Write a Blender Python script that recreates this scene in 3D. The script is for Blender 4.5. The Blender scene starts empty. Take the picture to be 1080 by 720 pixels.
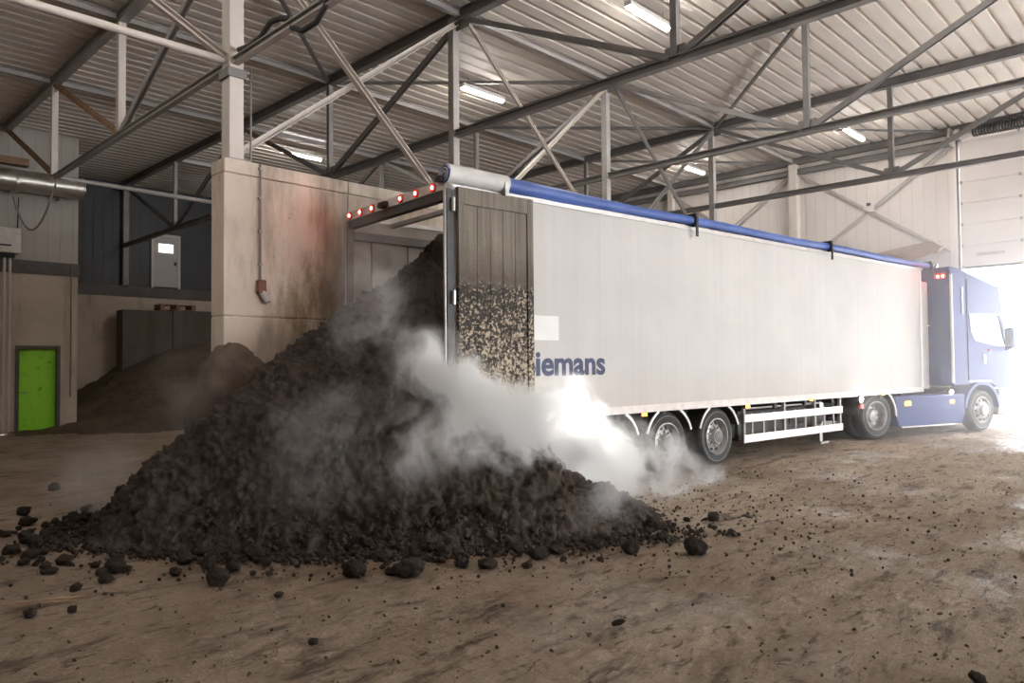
import bpy, bmesh, math, random
from mathutils import Vector, Matrix, noise
random.seed(7)
S = bpy.context.scene
COL = S.collection
PI = math.pi
V3 = Vector

# ------------------------------------------------------------------ mesh builder
class MB:
    def __init__(s): s.v = []; s.f = []
    def add(s, vs, fs):
        b = len(s.v); s.v += [tuple(v) for v in vs]; s.f += [tuple(b+i for i in f) for f in fs]; return s
    def box(s, x0, y0, z0, x1, y1, z1):
        return s.add([(x0,y0,z0),(x1,y0,z0),(x1,y1,z0),(x0,y1,z0),(x0,y0,z1),(x1,y0,z1),(x1,y1,z1),(x0,y1,z1)],
                     [(3,2,1,0),(4,5,6,7),(0,1,5,4),(1,2,6,5),(2,3,7,6),(3,0,4,7)])
    def frame(s, p, q, up):
        p, q = V3(p), V3(q); d = (q-p).normalized(); up = V3(up)
        r = d.cross(up)
        if r.length < 1e-4: r = d.cross(V3((1,0,0)))
        r.normalize(); u = r.cross(d).normalized()
        return p, q, r, u
    def ext(s, p, q, prof, up=(0,0,1), caps=True):
        """sweep a closed 2-D profile (right, up) from p to q"""
        p, q, r, u = s.frame(p, q, up); n = len(prof)
        vs = [p + r*a + u*b for a, b in prof] + [q + r*a + u*b for a, b in prof]
        fs = [(i, (i+1) % n, n+(i+1) % n, n+i) for i in range(n)]
        if caps: fs += [tuple(range(n-1, -1, -1)), tuple(range(n, 2*n))]
        return s.add(vs, fs)
    def bar(s, p, q, w, h, up=(0,0,1)):
        return s.ext(p, q, [(-w/2,-h/2),(w/2,-h/2),(w/2,h/2),(-w/2,h/2)], up)
    def ibeam(s, p, q, w, h, t=.014, up=(0,0,1)):
        a, b = w/2, h/2; k = t*.6
        return s.ext(p, q, [(-a,-b),(a,-b),(a,-b+t),(k,-b+t),(k,b-t),(a,b-t),(a,b),(-a,b),(-a,b-t),(-k,b-t),(-k,-b+t),(-a,-b+t)], up)
    def chan(s, p, q, w, h, t=.012, up=(0,0,1)):
        a, b = w/2, h/2
        return s.ext(p, q, [(-a,-b),(a,-b),(a,-b+t),(-a+t,-b+t),(-a+t,b-t),(a,b-t),(a,b),(-a,b)], up)
    def tube(s, p, q, r, n=14, r2=None):
        r2 = r if r2 is None else r2
        p, q, a, b = s.frame(p, q, (0,0,1))
        cs = [(math.cos(2*PI*i/n), math.sin(2*PI*i/n)) for i in range(n)]
        vs = [p + a*c*r + b*d*r for c, d in cs] + [q + a*c*r2 + b*d*r2 for c, d in cs]
        return s.add(vs, [(i,(i+1)%n,n+(i+1)%n,n+i) for i in range(n)] + [tuple(range(n-1,-1,-1)), tuple(range(n,2*n))])
    def path(s, pts, r, n=8):
        pts = [V3(p) for p in pts]; rings = []
        for i, p in enumerate(pts):
            d = (pts[min(i+1,len(pts)-1)] - pts[max(i-1,0)]).normalized()
            a = d.cross(V3((0.13,0.2,0.97))).normalized(); b = a.cross(d)
            rings.append([p + a*math.cos(2*PI*k/n)*r + b*math.sin(2*PI*k/n)*r for k in range(n)])
        vs = [v for g in rings for v in g]; fs = []
        for i in range(len(pts)-1):
            for k in range(n): fs.append((i*n+k, i*n+(k+1)%n, (i+1)*n+(k+1)%n, (i+1)*n+k))
        fs += [tuple(range(n-1,-1,-1)), tuple(range((len(pts)-1)*n, len(pts)*n))]
        return s.add(vs, fs)
    def lathe(s, c, prof, n=40, ax='y', closed=True):
        """prof: (radius, along axis); axis along local y through c"""
        c = V3(c); m = len(prof); vs = []
        for k in range(n):
            t = 2*PI*k/n
            for r, y in prof: vs.append((c.x + r*math.cos(t), c.y + y, c.z + r*math.sin(t)))
        fs = []
        for k in range(n):
            for i in range(m if closed else m-1):
                j = (i+1) % m; k2 = (k+1) % n
                fs.append((k*m+i, k2*m+i, k2*m+j, k*m+j))
        return s.add(vs, fs)
    def prism(s, poly, y0, y1):
        """poly in (x,z), extruded along y"""
        n = len(poly)
        vs = [(x,y0,z) for x,z in poly] + [(x,y1,z) for x,z in poly]
        return s.add(vs, [(i,(i+1)%n,n+(i+1)%n,n+i) for i in range(n)] + [tuple(range(n-1,-1,-1)), tuple(range(n,2*n))])
    def disc(s, c, r, y, n=16, h=.01):
        return s.tube((c[0],c[1],c[2]), (c[0],c[1]+y,c[2]), r, n)
    def build(s, name, mat, parent=None, smooth=None, bevel=0, loc=None):
        me = bpy.data.meshes.new(name); me.from_pydata(s.v, [], s.f)
        bm = bmesh.new(); bm.from_mesh(me); bmesh.ops.recalc_face_normals(bm, faces=bm.faces); bm.to_mesh(me); bm.free()
        if mat: me.materials.append(mat)
        if smooth is not None:
            for p in me.polygons: p.use_smooth = True
            me.set_sharp_from_angle(angle=math.radians(smooth))
        o = bpy.data.objects.new(name, me); COL.objects.link(o)
        if parent: o.parent = parent
        if loc: o.location = loc
        if bevel:
            b = o.modifiers.new('bevel', 'BEVEL'); b.width = bevel; b.segments = 2; b.limit_method = 'ANGLE'
        return o

def tag(o, label=None, cat=None, group=None, kind=None):
    if label: o['label'] = label
    if cat: o['category'] = cat
    if group: o['group'] = group
    if kind: o['kind'] = kind
    return o
def empty(name, loc, rz=0, label=None, cat=None, group=None):
    o = bpy.data.objects.new(name, None); COL.objects.link(o); o.location = loc; o.rotation_euler = (0,0,rz)
    o.empty_display_size = .2
    return tag(o, label, cat, group)
def struct(o, label=None, cat=None): return tag(o, label, cat, None, 'structure')
def kids(o): return [c for c in bpy.data.objects if c.parent == o]
def copy_tree(o, parent=None):
    c = o.copy(); COL.objects.link(c)
    if parent: c.parent = parent
    for ch in kids(o):
        if ch is not c: copy_tree(ch, c)
    return c

# ------------------------------------------------------------------ materials
def node_mat(name):
    m = bpy.data.materials.new(name); m.use_nodes = True; nt = m.node_tree
    return m, nt, nt.nodes, nt.links, nt.nodes['Principled BSDF']
def coords(N, L, scale=(1,1,1), kind='Object'):
    tc = N.new('ShaderNodeTexCoord'); mp = N.new('ShaderNodeMapping'); mp.inputs['Scale'].default_value = scale
    L.new(tc.outputs[kind], mp.inputs['Vector']); return mp.outputs['Vector']
def tex(N, L, vec, scale, detail=6, rough=.6, dist=0):
    n = N.new('ShaderNodeTexNoise'); n.inputs['Scale'].default_value = scale; n.inputs['Detail'].default_value = detail
    n.inputs['Roughness'].default_value = rough; n.inputs['Distortion'].default_value = dist
    L.new(vec, n.inputs['Vector']); return n.outputs['Fac']
def ramp(N, L, fac, stops):
    r = N.new('ShaderNodeValToRGB'); e = r.color_ramp.elements
    while len(e) < len(stops): e.new(.5)
    for k, (p, c) in zip(e, stops): k.position = p; k.color = (*c, 1) if len(c) == 3 else c
    L.new(fac, r.inputs['Fac']); return r.outputs['Color']
def g3(v): return (v, v, v)
def mixc(N, L, fac, a, b, mode='MIX'):
    m = N.new('ShaderNodeMix'); m.data_type = 'RGBA'; m.blend_type = mode
    for sk, val in ((m.inputs[0], fac), (m.inputs[6], a), (m.inputs[7], b)):
        if isinstance(val, (int, float)): sk.default_value = val
        elif isinstance(val, tuple): sk.default_value = (*val, 1)
        else: L.new(val, sk)
    return m.outputs[2]
def math_n(N, L, op, a, b=None, clamp=False):
    m = N.new('ShaderNodeMath'); m.operation = op; m.use_clamp = clamp
    for i, val in enumerate((a, b)):
        if val is None: continue
        if isinstance(val, (int, float)): m.inputs[i].default_value = val
        else: L.new(val, m.inputs[i])
    return m.outputs[0]
def sep(N, L, vec):
    s = N.new('ShaderNodeSeparateXYZ'); L.new(vec, s.inputs[0]); return s.outputs
def bumpn(N, L, B, h, strength=.5, dist=.02, prev=None):
    b = N.new('ShaderNodeBump'); b.inputs['Strength'].default_value = strength; b.inputs['Distance'].default_value = dist
    L.new(h, b.inputs['Height'])
    if prev: L.new(prev, b.inputs['Normal'])
    if B: L.new(b.outputs[0], B.inputs['Normal'])
    return b.outputs[0]
def simple(name, col, rough=.5, metal=0, var=.12, scale=3, bump=0, kind='Object', spec=.5, sc3=(1,1,1)):
    """one paint / metal colour with soft grime variation"""
    m, nt, N, L, B = node_mat(name)
    v = coords(N, L, sc3, kind); f = tex(N, L, v, scale)
    lo = tuple(c*(1-var) for c in col); hi = tuple(min(1, c*(1+var)) for c in col)
    L.new(ramp(N, L, f, [(.3, lo), (.7, hi)]), B.inputs['Base Color'])
    B.inputs['Roughness'].default_value = rough; B.inputs['Metallic'].default_value = metal
    B.inputs['Specular IOR Level'].default_value = spec
    if bump: bumpn(N, L, B, tex(N, L, v, scale*6), bump, .01)
    return m
def emit(name, col, strength):
    m, nt, N, L, B = node_mat(name)
    B.inputs['Base Color'].default_value = (*col, 1)
    B.inputs['Emission Color'].default_value = (*col, 1); B.inputs['Emission Strength'].default_value = strength
    return m

M = {}
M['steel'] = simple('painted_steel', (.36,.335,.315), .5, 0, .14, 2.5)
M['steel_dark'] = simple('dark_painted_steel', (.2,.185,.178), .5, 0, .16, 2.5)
M['column'] = simple('cream_column_paint', (.62,.56,.51), .55, 0, .08, 2)
M['rusty'] = simple('rusted_steel', (.36,.22,.13), .8, 0, .3, 6)
M['deck'] = simple('roof_sheet', (.72,.66,.6), .5, 0, .06, .7, spec=.3)
M['black'] = simple('black_rubber', (.022,.021,.021), .7, 0, .3, 8, bump=.1)
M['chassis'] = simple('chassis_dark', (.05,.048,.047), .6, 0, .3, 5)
M['alu'] = simple('brushed_aluminium', (.6,.59,.58), .32, .9, .1, 6)
M['rim'] = simple('dusty_rim', (.36,.35,.34), .42, .6, .25, 9)
M['rim_dark'] = simple('dark_rim_metal', (.12,.115,.11), .5, .4, .3, 9)  # darker metal of the sidewall rings and trailer hub caps
M['blue'] = simple('blue_truck_paint', (.045,.065,.19), .45, 0, .1, 2, spec=.3)
M['tarp'] = simple('blue_tarpaulin', (.05,.1,.32), .45, 0, .2, 3, bump=.3)
M['tarp_grey'] = simple('grey_tarpaulin', (.55,.53,.51), .5, 0, .15, 4, bump=.3)
M['white'] = simple('white_paint', (.78,.76,.73), .4, 0, .06, 3)
M['offwhite'] = simple('off_white_plate', (.62,.57,.53), .5, 0, .15, 5)
M['red_lens'] = emit('red_led', (1,.06,.04), 70)
M['red_housing'] = simple('red_lamp_housing', (.45,.03,.03), .3)
M['amber'] = emit('amber_led', (1,.36,.03), 7)
M['lamp_white'] = emit('white_work_lamp', (1,.98,.95), 350)
M['lamp_rear'] = emit('rear_work_lamp', (1,1,.95), 3400)
M['tube'] = emit('fluorescent_tube', (1,.95,.88), 100)
M['logo'] = simple('dark_blue_lettering', (.028,.036,.085), .6, 0, .1, 3)
M['brown'] = simple('brown_board', (.25,.145,.085), .7, 0, .25, 5)
M['socket'] = simple('red_brown_plastic', (.19,.07,.045), .5, 0, .2, 4)
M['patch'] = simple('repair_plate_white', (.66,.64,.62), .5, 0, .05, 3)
M['galv'] = simple('galvanised_duct', (.5,.47,.43), .35, .75, .15, 4)
M['band'] = simple('dark_trim_band', (.1,.085,.08), .6, 0, .2, 3)
M['dark_clad'] = simple('dark_cladding', (.02,.021,.025), .6, 0, .2, 3)
M['wood'] = simple('weathered_pallet_wood', (.24,.15,.09), .8, 0, .35, 9)
M['grey_panel'] = simple('grey_panel', (.48,.44,.41), .5, 0, .12, 4)
M['door_white'] = simple('light_door_paint', (.42,.4,.38), .5, 0, .06, 3)
M['inner_grey'] = simple('dusty_inner_wall', (.42,.385,.35), .55, 0, .2, 3)

def mat_concrete(name, base, stain, amount=.5, scale=1.0, tide=None):
    m, nt, N, L, B = node_mat(name)
    v = coords(N, L)
    a = ramp(N, L, tex(N, L, v, 1.3*scale, 8, .62), [(.3, tuple(c*.82 for c in base)), (.7, base)])
    vs = coords(N, L, (1.2, 1.2, .28))
    st = math_n(N, L, 'MULTIPLY', tex(N, L, vs, 1.1*scale, 9, .68), amount*1.6)
    a = mixc(N, L, ramp(N, L, st, [(.5, g3(0)), (.78, g3(1))]), a, stain)
    blot = ramp(N, L, tex(N, L, v, 6*scale, 6, .7), [(.64, g3(0)), (.72, g3(.8))])
    a = mixc(N, L, blot, a, stain)
    if tide is not None:            # mud splashed up from below, a shape of its own
        z = sep(N, L, v)[2]
        k = math_n(N, L, 'ADD', math_n(N, L, 'SUBTRACT', tide[0], z), math_n(N, L, 'MULTIPLY', tex(N, L, v, 2.2, 8, .7), tide[1]))
        a = mixc(N, L, ramp(N, L, k, [(.0, g3(0)), (.9, g3(.75))]), a, tuple(c*1.1 for c in stain))
    if tide is not None:            # olive splash stain where heaps have leaned on the wall
        x_ = sep(N, L, v)[0]; z = sep(N, L, v)[2]
        dx = math_n(N, L, 'DIVIDE', math_n(N, L, 'SUBTRACT', x_, 5.7), .75); dz = math_n(N, L, 'DIVIDE', math_n(N, L, 'SUBTRACT', z, 2.55), .8)
        q = math_n(N, L, 'ADD', math_n(N, L, 'MULTIPLY', dx, dx), math_n(N, L, 'MULTIPLY', dz, dz))
        q = math_n(N, L, 'ADD', q, math_n(N, L, 'MULTIPLY', math_n(N, L, 'SUBTRACT', tex(N, L, coords(N, L, (2.6,2.6,.9)), 2.2, 9, .72), .5), 4.5))
        a = mixc(N, L, ramp(N, L, q, [(.05, g3(.8)), (1, g3(0))]), a, (.27,.2,.105))
    L.new(a, B.inputs['Base Color']); B.inputs['Roughness'].default_value = .85
    bumpn(N, L, B, tex(N, L, v, 14, 8, .7), .25, .02)
    return m
M['concrete'] = mat_concrete('stained_concrete', (.78,.665,.56), (.17,.125,.075), .7, 1, (1.2, .9))
M['concrete_left'] = mat_concrete('weathered_concrete', (.6,.51,.42), (.15,.11,.075), .56)
M['concrete_grey'] = mat_concrete('grey_block_concrete', (.14,.12,.1), (.07,.055,.042), .7)

def mat_cladding(name, col, axis='y', pitch=.25, var=.05):
    m, nt, N, L, B = node_mat(name)
    v = coords(N, L); c = sep(N, L, v)[{'x':0,'y':1}[axis]]
    w = math_n(N, L, 'FRACT', math_n(N, L, 'DIVIDE', c, pitch))
    groove = ramp(N, L, w, [(0, g3(0)), (.05, g3(1)), (.95, g3(1)), (1, g3(0))])
    f = tex(N, L, v, 1.2)
    base = ramp(N, L, f, [(.3, tuple(k*(1-var) for k in col)), (.7, tuple(min(1,k*(1+var)) for k in col))])
    L.new(mixc(N, L, groove, tuple(k*.8 for k in col), base), B.inputs['Base Color'])
    B.inputs['Roughness'].default_value = .5
    bumpn(N, L, B, groove, .35, .01)
    return m
M['clad_end'] = mat_cladding('sandwich_panel_white', (.66,.6,.56), 'y', .3)
M['clad_left'] = mat_cladding('sandwich_panel_beige', (.36,.32,.285), 'x', .3)
M['clad_dark'] = mat_cladding('dark_sandwich_panel', (.02,.0205,.025), 'x', .3, .2)
M['door_panel'] = mat_cladding('sectional_door_panel', (.74,.68,.64), 'y', 50)

def mat_trailer():
    m, nt, N, L, B = node_mat('trailer_side_white')
    v = coords(N, L); x = sep(N, L, v)[0]
    w = tex(N, L, coords(N, L, (9, .1, .12)), 1.0, 5, .6)
    f = tex(N, L, v, .8, 6)
    a = ramp(N, L, f, [(.3, (.45,.43,.41)), (.7, (.53,.505,.485))])
    a = mixc(N, L, ramp(N, L, w, [(.35, g3(0)), (.75, g3(.35))]), a, (.4,.375,.355))
    z = sep(N, L, v)[2]
    k = math_n(N, L, 'MULTIPLY', math_n(N, L, 'SUBTRACT', 1.75, z), tex(N, L, coords(N, L, (1,1,.35)), 2.4, 8, .7))
    a = mixc(N, L, ramp(N, L, k, [(.05, g3(0)), (.6, g3(.55))]), a, (.4,.34,.28))
    L.new(a, B.inputs['Base Color']); B.inputs['Roughness'].default_value = .55; B.inputs['Specular IOR Level'].default_value = .3
    bumpn(N, L, B, w, .12, .01)
    return m
M['trailer'] = mat_trailer()

def mat_reardoor():
    m, nt, N, L, B = node_mat('mud_caked_door')
    v = coords(N, L); xx = sep(N, L, v)
    streak = tex(N, L, coords(N, L, (9, 1, .35)), 1.5, 6, .6)
    clean = ramp(N, L, streak, [(.3, (.105,.09,.07)), (.7, (.235,.2,.16))])
    speck = tex(N, L, v, 27, 4, .6, .4)
    speck2 = math_n(N, L, 'SUBTRACT', speck, math_n(N, L, 'MULTIPLY', math_n(N, L, 'SUBTRACT', xx[2], 1.75), .075))
    mud = ramp(N, L, speck2, [(.44, (.022,.017,.013)), (.5, (.07,.052,.037)), (.55, (.36,.295,.22)), (.75, (.5,.42,.33))])
    # the tide line of the load: densest near its top, thinning downwards
    lvl = math_n(N, L, 'ADD', xx[2], math_n(N, L, 'MULTIPLY', math_n(N, L, 'SUBTRACT', tex(N, L, v, 3, 6), .5), .5))
    top = ramp(N, L, math_n(N, L, 'SUBTRACT', lvl, 2.25), [(.35, g3(0)), (.52, g3(1))])
    band = ramp(N, L, math_n(N, L, 'SUBTRACT', lvl, 2.3), [(.32, g3(0)), (.45, g3(.85)), (.62, g3(.5)), (.85, g3(0))])
    a = mixc(N, L, top, mud, clean)
    a = mixc(N, L, band, a, (.075,.055,.04))
    L.new(a, B.inputs['Base Color']); B.inputs['Roughness'].default_value = .8
    bumpn(N, L, B, speck, .5, .015)
    return m
M['reardoor'] = mat_reardoor()

def mat_soil(name, dark, light, scale=9, wet=.9):
    m, nt, N, L, B = node_mat(name)
    v = coords(N, L); n1 = tex(N, L, v, scale, 9, .72); n2 = tex(N, L, v, scale*.16, 6)
    a = ramp(N, L, n1, [(.32, dark), (.68, light)])
    a = mixc(N, L, ramp(N, L, n2, [(.35, g3(0)), (.7, g3(.5))]), a, tuple(c*1.35 for c in light))
    fib = ramp(N, L, tex(N, L, v, scale*5, 3), [(.68, g3(0)), (.74, g3(.7))])
    a = mixc(N, L, fib, a, tuple(min(1,c*2.6) for c in light))
    L.new(a, B.inputs['Base Color']); B.inputs['Roughness'].default_value = wet; B.inputs['Specular IOR Level'].default_value = .25
    b1 = bumpn(N, L, None, n1, .9, .05)
    bumpn(N, L, B, tex(N, L, v, scale*4.5, 6, .7), .8, .02, b1)
    return m
M['compost'] = mat_soil('dark_compost', (.012,.009,.007), (.1,.077,.062), 11)
M['clod'] = mat_soil('compost_clod', (.014,.01,.008), (.075,.053,.04), 12)
M['soil_grey'] = mat_soil('old_grey_brown_soil', (.05,.037,.026), (.14,.1,.07), 5)

def mat_floor():
    m, nt, N, L, B = node_mat('trodden_dirt_floor')
    v = coords(N, L)
    big = tex(N, L, v, .28, 6, .6, .4)
    a = ramp(N, L, big, [(.3, (.29,.21,.145)), (.5, (.44,.335,.245)), (.72, (.58,.46,.35))])
    vst = N.new('ShaderNodeMapping'); vst.inputs['Rotation'].default_value = (0,0,.1); vst.inputs['Scale'].default_value = (.55,1.6,1)
    L.new(v, vst.inputs['Vector'])
    med = tex(N, L, vst.outputs[0], 2.4, 10, .7, .3)
    a = mixc(N, L, ramp(N, L, med, [(.36, g3(.9)), (.47, g3(0))]), a, (.13,.09,.062))
    a = mixc(N, L, ramp(N, L, med, [(.6, g3(0)), (.76, g3(.5))]), a, (.62,.5,.39))
    fine = tex(N, L, v, 16, 8, .75)
    a = mixc(N, L, ramp(N, L, fine, [(.3, g3(.7)), (.42, g3(0))]), a, (.07,.05,.036))
    a = mixc(N, L, ramp(N, L, fine, [(.62, g3(0)), (.74, g3(.45))]), a, (.66,.54,.43))
    lump = tex(N, L, vst.outputs[0], 7, 7, .68, .5)
    a = mixc(N, L, ramp(N, L, lump, [(.57, g3(0)), (.63, g3(.85))]), a, (.13,.09,.064))
    red = tex(N, L, v, .9, 5, .6)
    a = mixc(N, L, ramp(N, L, red, [(.5, g3(0)), (.75, g3(.5))]), a, (.3,.2,.135))
    L.new(a, B.inputs['Base Color'])
    wet = tex(N, L, v, .5, 5, .6)
    L.new(ramp(N, L, wet, [(.5, g3(.9)), (.62, g3(.3))]), B.inputs['Roughness'])
    B.inputs['Specular IOR Level'].default_value = .4
    b0 = bumpn(N, L, None, med, 1, .16)
    b0 = bumpn(N, L, None, lump, 1, .06, b0)
    b1 = bumpn(N, L, None, fine, .9, .04, b0)
    bumpn(N, L, B, tex(N, L, v, 60, 5, .7), .4, .01, b1)
    return m
M['floor'] = mat_floor()
M['asphalt'] = simple('outside_paving', (.72,.7,.68), .9, 0, .06, 2)

def mat_green():
    m, nt, N, L, B = node_mat('green_door_paint')
    v = coords(N, L)
    a = mixc(N, L, ramp(N, L, tex(N, L, v, 5, 8, .7), [(.56, g3(0)), (.68, g3(.8))]), (.32,.78,.035), (.08,.1,.03))
    L.new(a, B.inputs['Base Color']); B.inputs['Roughness'].default_value = .5
    return m
M['green'] = mat_green()

def mat_glass():
    m, nt, N, L, B = node_mat('cab_glass'); N.remove(B)
    t = N.new('ShaderNodeBsdfTransparent'); t.inputs[0].default_value = (.75,.8,.82,1)
    g = N.new('ShaderNodeBsdfGlossy'); g.inputs['Roughness'].default_value = .05
    x = N.new('ShaderNodeMixShader'); x.inputs[0].default_value = .12
    L.new(t.outputs[0], x.inputs[1]); L.new(g.outputs[0], x.inputs[2]); L.new(x.outputs[0], N['Material Output'].inputs[0])
    return m
M['glass'] = mat_glass()
M['window_lit'] = emit('daylit_window', (1,.95,.85), 1.3)

# ------------------------------------------------------------------ camera
Fv, pitch, roll, yb = 778.24, math.radians(1.698), math.radians(-.4868), math.radians(44.247)
CAMZ = 1.7
F0 = V3((0, math.cos(pitch), math.sin(pitch))); R0 = V3((1,0,0)); U0 = R0.cross(F0)
Rr = R0*math.cos(roll) + U0*math.sin(roll); Uu = -R0*math.sin(roll) + U0*math.cos(roll)
def lvl(v): return V3((v.x*math.sin(yb) + v.y*math.cos(yb), -v.x*math.cos(yb) + v.y*math.sin(yb), v.z))
R_, U_, F_ = lvl(Rr), lvl(Uu), lvl(F0)
cd = bpy.data.cameras.new('camera'); cam = bpy.data.objects.new('camera', cd); COL.objects.link(cam)
cd.sensor_width = 36; cd.lens = Fv/1080*36; cd.clip_end = 500
cam.matrix_world = Matrix(((R_.x,U_.x,-F_.x,0),(R_.y,U_.y,-F_.y,0),(R_.z,U_.z,-F_.z,CAMZ),(0,0,0,1)))
S.camera = cam
def ground_at(x, y, z=0.):
    """where a sight line of the survey photograph meets height z: used for measuring only"""
    d = F_ + R_*((x-540)/Fv) - U_*((y-360)/Fv); t = (z-CAMZ)/d.z
    return V3((d.x*t, d.y*t, z))

# ------------------------------------------------------------------ shell
XT = [.15, 4.45, 8.67, 13.03, 17.6, 22.45]      # truss planes
YN = [1.05, 5.3, 9.6, 13.93, 18.1, 22.4, 26.8]  # node lines
ZB, ZT, ZD = 5.79, 7.88, 7.98                    # bottom chord axis, top chord axis, deck underside
XE = 22.6                                        # end wall face
fl = MB()
X0, X1, Y0, Y1 = -9, XE+.1, -11, 27.2
def lines(a, b, d0, d1, fine, coarse):
    out = [a]
    while out[-1] < b - 1e-6:
        x = out[-1]; st = fine if d0 <= x < d1 else coarse
        if d1 <= x: st = min(coarse, fine + (x-d1)*.06)
        out.append(min(b, x+st))
    return out
gx, gy = lines(X0, X1, .6, 11, .05, .5), lines(Y0, Y1, -4.5, 8.5, .05, .5)
def floor_z(x, y):
    n = noise.noise
    z = .03*n((x*.5,y*.5,0)) + .014*n((x*1.7,y*1.7,3))
    # wheel ruts left by the trucks, running with the hall
    for c, k in ((2.2,.0),(4.1,1.),(-.4,2.)):
        q = (y - c - .35*n((x*.25, k, 8)))/.22; z -= .02*math.exp(-q*q)
    a = n((x*5.2,y*7.5,1)); z += .028*max(0, a-.12)
    a = n((x*10.5,y*13,5)); z += .02*max(0, a-.05)
    z += .007*n((x*17,y*17,2))
    a = n((x*1.1,y*1.5,11)); z += .012*max(0, a)*(1+n((x*8,y*8,1)))
    return z - .02
for y in gy:
    for x in gx: fl.v.append((x, y, floor_z(x, y)))
nx = len(gx)-1
for j in range(len(gy)-1):
    for i in range(nx):
        a = j*(nx+1)+i; fl.f.append((a,a+1,a+nx+2,a+nx+1))
struct(fl.build('floor', M['floor'], smooth=180), 'trodden brown dirt floor with ruts and crumbs', 'floor')
yard = MB().box(XE+.1, -25, -.3, 70, 40, -.02).build('ground_outside', M['asphalt'])
struct(yard, 'pale paved yard outside the open door', 'ground')

dk = MB(); pitchd = .3333; prof = []
y = -11.
while y < 27.3:
    prof += [(y, 0), (y+.235, 0), (y+.243, .075), (y+.325, .075)]; y += pitchd
vs = [(-9, a, ZD+b) for a, b in prof] + [(XE+.2, a, ZD+b) for a, b in prof]
n = len(prof); dk.add(vs, [(i, i+1, n+i+1, n+i) for i in range(n-1)])
struct(dk.build('ceiling', M['deck']), 'ribbed metal roof sheeting spanning the trusses', 'ceiling')
roof_top = MB().box(-9.2, -11.2, ZD+.12, XE+.4, 27.4, ZD+.3).build('roof_slab', M['steel'])
struct(roof_top, 'insulation layer above the ribbed sheeting', 'roof')

# dividing concrete wall behind the heap: panels with joints
w = MB()
x = 4.26
for k, L_ in enumerate((1.9, 2.9, 2.9, 2.9)):
    w.box(x, 9.4, 2.36, x+L_-.012, 9.78, 4.24).box(x, 9.4, 0, x+L_-.012, 9.78, 2.345); w.box(x, 9.385, 4.255, x+L_-.012, 9.8, 4.44); x += L_
w.box(4.27, 9.42, 0, 14.8, 9.77, 4.42)
struct(w.build('wall_middle', M['concrete'], bevel=.012), 'stained beige concrete wall behind the dark heap', 'wall')

# left wall with green door
w = MB().box(-9, 22.5, 0, 4.74, 22.75, 4.16).box(5.68, 22.5, 0, 6.13, 22.75, 4.16).box(4.74, 22.5, 2.23, 5.68, 22.75, 4.16).box(4.74, 22.68, 0, 5.68, 22.75, 2.23)
struct(w.build('wall_left', M['concrete_left']), 'stained concrete wall around the green door', 'wall')
struct(MB().box(-9, 22.52, 4.16, 6.13, 22.75, ZD+.1).box(6.0, 22.75, 4.16, 6.13, 27, ZD+.1).build('wall_left_upper', M['clad_left']), 'beige cladding above the dark band on the left', 'wall')
struct(MB().box(6.0, 22.75, 0, 6.13, 27, 4.16).build('wall_recess', M['concrete_left']), 'concrete return wall of the recess', 'wall')
struct(MB().box(-9, 22.44, 4.16, 6.15, 22.53, 4.5).build('trim_1', M['band']), 'dark band across the wall above the green door', 'trim')
# rear dark wall
struct(MB().box(6.0, 27, 0, XE+.2, 27.25, 4.1).build('wall_rear', M['concrete_left']), 'concrete base of the far wall behind the pallet', 'wall')
struct(MB().box(6.0, 27.02, 4.1, XE+.2, 27.25, ZD+.1).build('wall_rear_upper', M['clad_dark']), 'dark cladding of the far wall around the light door', 'wall')
struct(MB().box(6.0, 26.95, 4.1, XE, 27.04, 4.45).build('trim_2', M['band']), 'dark band across the far wall under the light door', 'trim')
# end wall with vehicle door opening
DY0, DY1, DZ = .2, 5.1, 4.15
e = MB().box(XE, DY1, 0, XE+.2, 27.2, ZD+.1).box(XE, -11, 0, XE+.2, DY0, ZD+.1).box(XE, DY0, 7.45, XE+.2, DY1, ZD+.1)
struct(e.build('wall_end', M['clad_end']), 'pale panelled end wall with the vehicle door opening', 'wall')

# unseen hall sides added to shape daylight: solid back wall, wide right openings
struct(MB().box(-9.2, -11.2, 0, -9, 27.4, ZD+.1).build('wall_back_unseen', M['clad_left']), 'unseen beige wall added at the back of the hall to hold daylight out', 'wall')
e = MB().box(-9, -11.2, 0, 5, -11, ZD+.1).box(5, -11.2, 5.2, XE, -11, ZD+.1)
for x in (10.6, 16.6): e.box(x, -11.2, 0, x+.5, -11, 5.2)
struct(e.build('wall_right_unseen', M['clad_left']), 'unseen wall on the right with wide openings added to let daylight in', 'wall')
# green door
d = MB().box(4.76, 22.6, .05, 5.66, 22.66, 2.2).build('door_1', M['green']); struct(d, 'bright green steel door in the concrete wall', 'door')
MB().box(4.7, 22.46, 0, 4.78, 22.68, 2.27).box(5.64, 22.46, 0, 5.72, 22.68, 2.27).box(4.78, 22.46, 2.19, 5.64, 22.68, 2.27).build('door_frame', M['band'], d)
MB().bar((4.86, 22.56, 1.05), (5.0, 22.56, 1.05), .025, .025).tube((4.86,22.6,1.05),(4.86,22.55,1.05),.02).build('handle', M['alu'], d)
# light door in the far wall
d = MB().box(9.68, 26.93, 4.5, 10.55, 26.98, 6.3).build('door_2', M['door_white']); struct(d, 'light grey door with small lit window in the dark wall', 'door')
MB().box(9.62, 26.9, 4.46, 9.69, 27.02, 6.36).box(10.54, 26.9, 4.46, 10.61, 27.02, 6.36).box(9.69, 26.9, 6.29, 10.54, 27.02, 6.36).build('door_frame', M['column'], d)
MB().box(9.86, 26.915, 5.72, 10.36, 26.935, 6.02).build('window_pane', M['window_lit'], d)
MB().box(10.4, 26.88, 5.28, 10.47, 26.93, 5.4).build('lock', M['black'], d)

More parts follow.
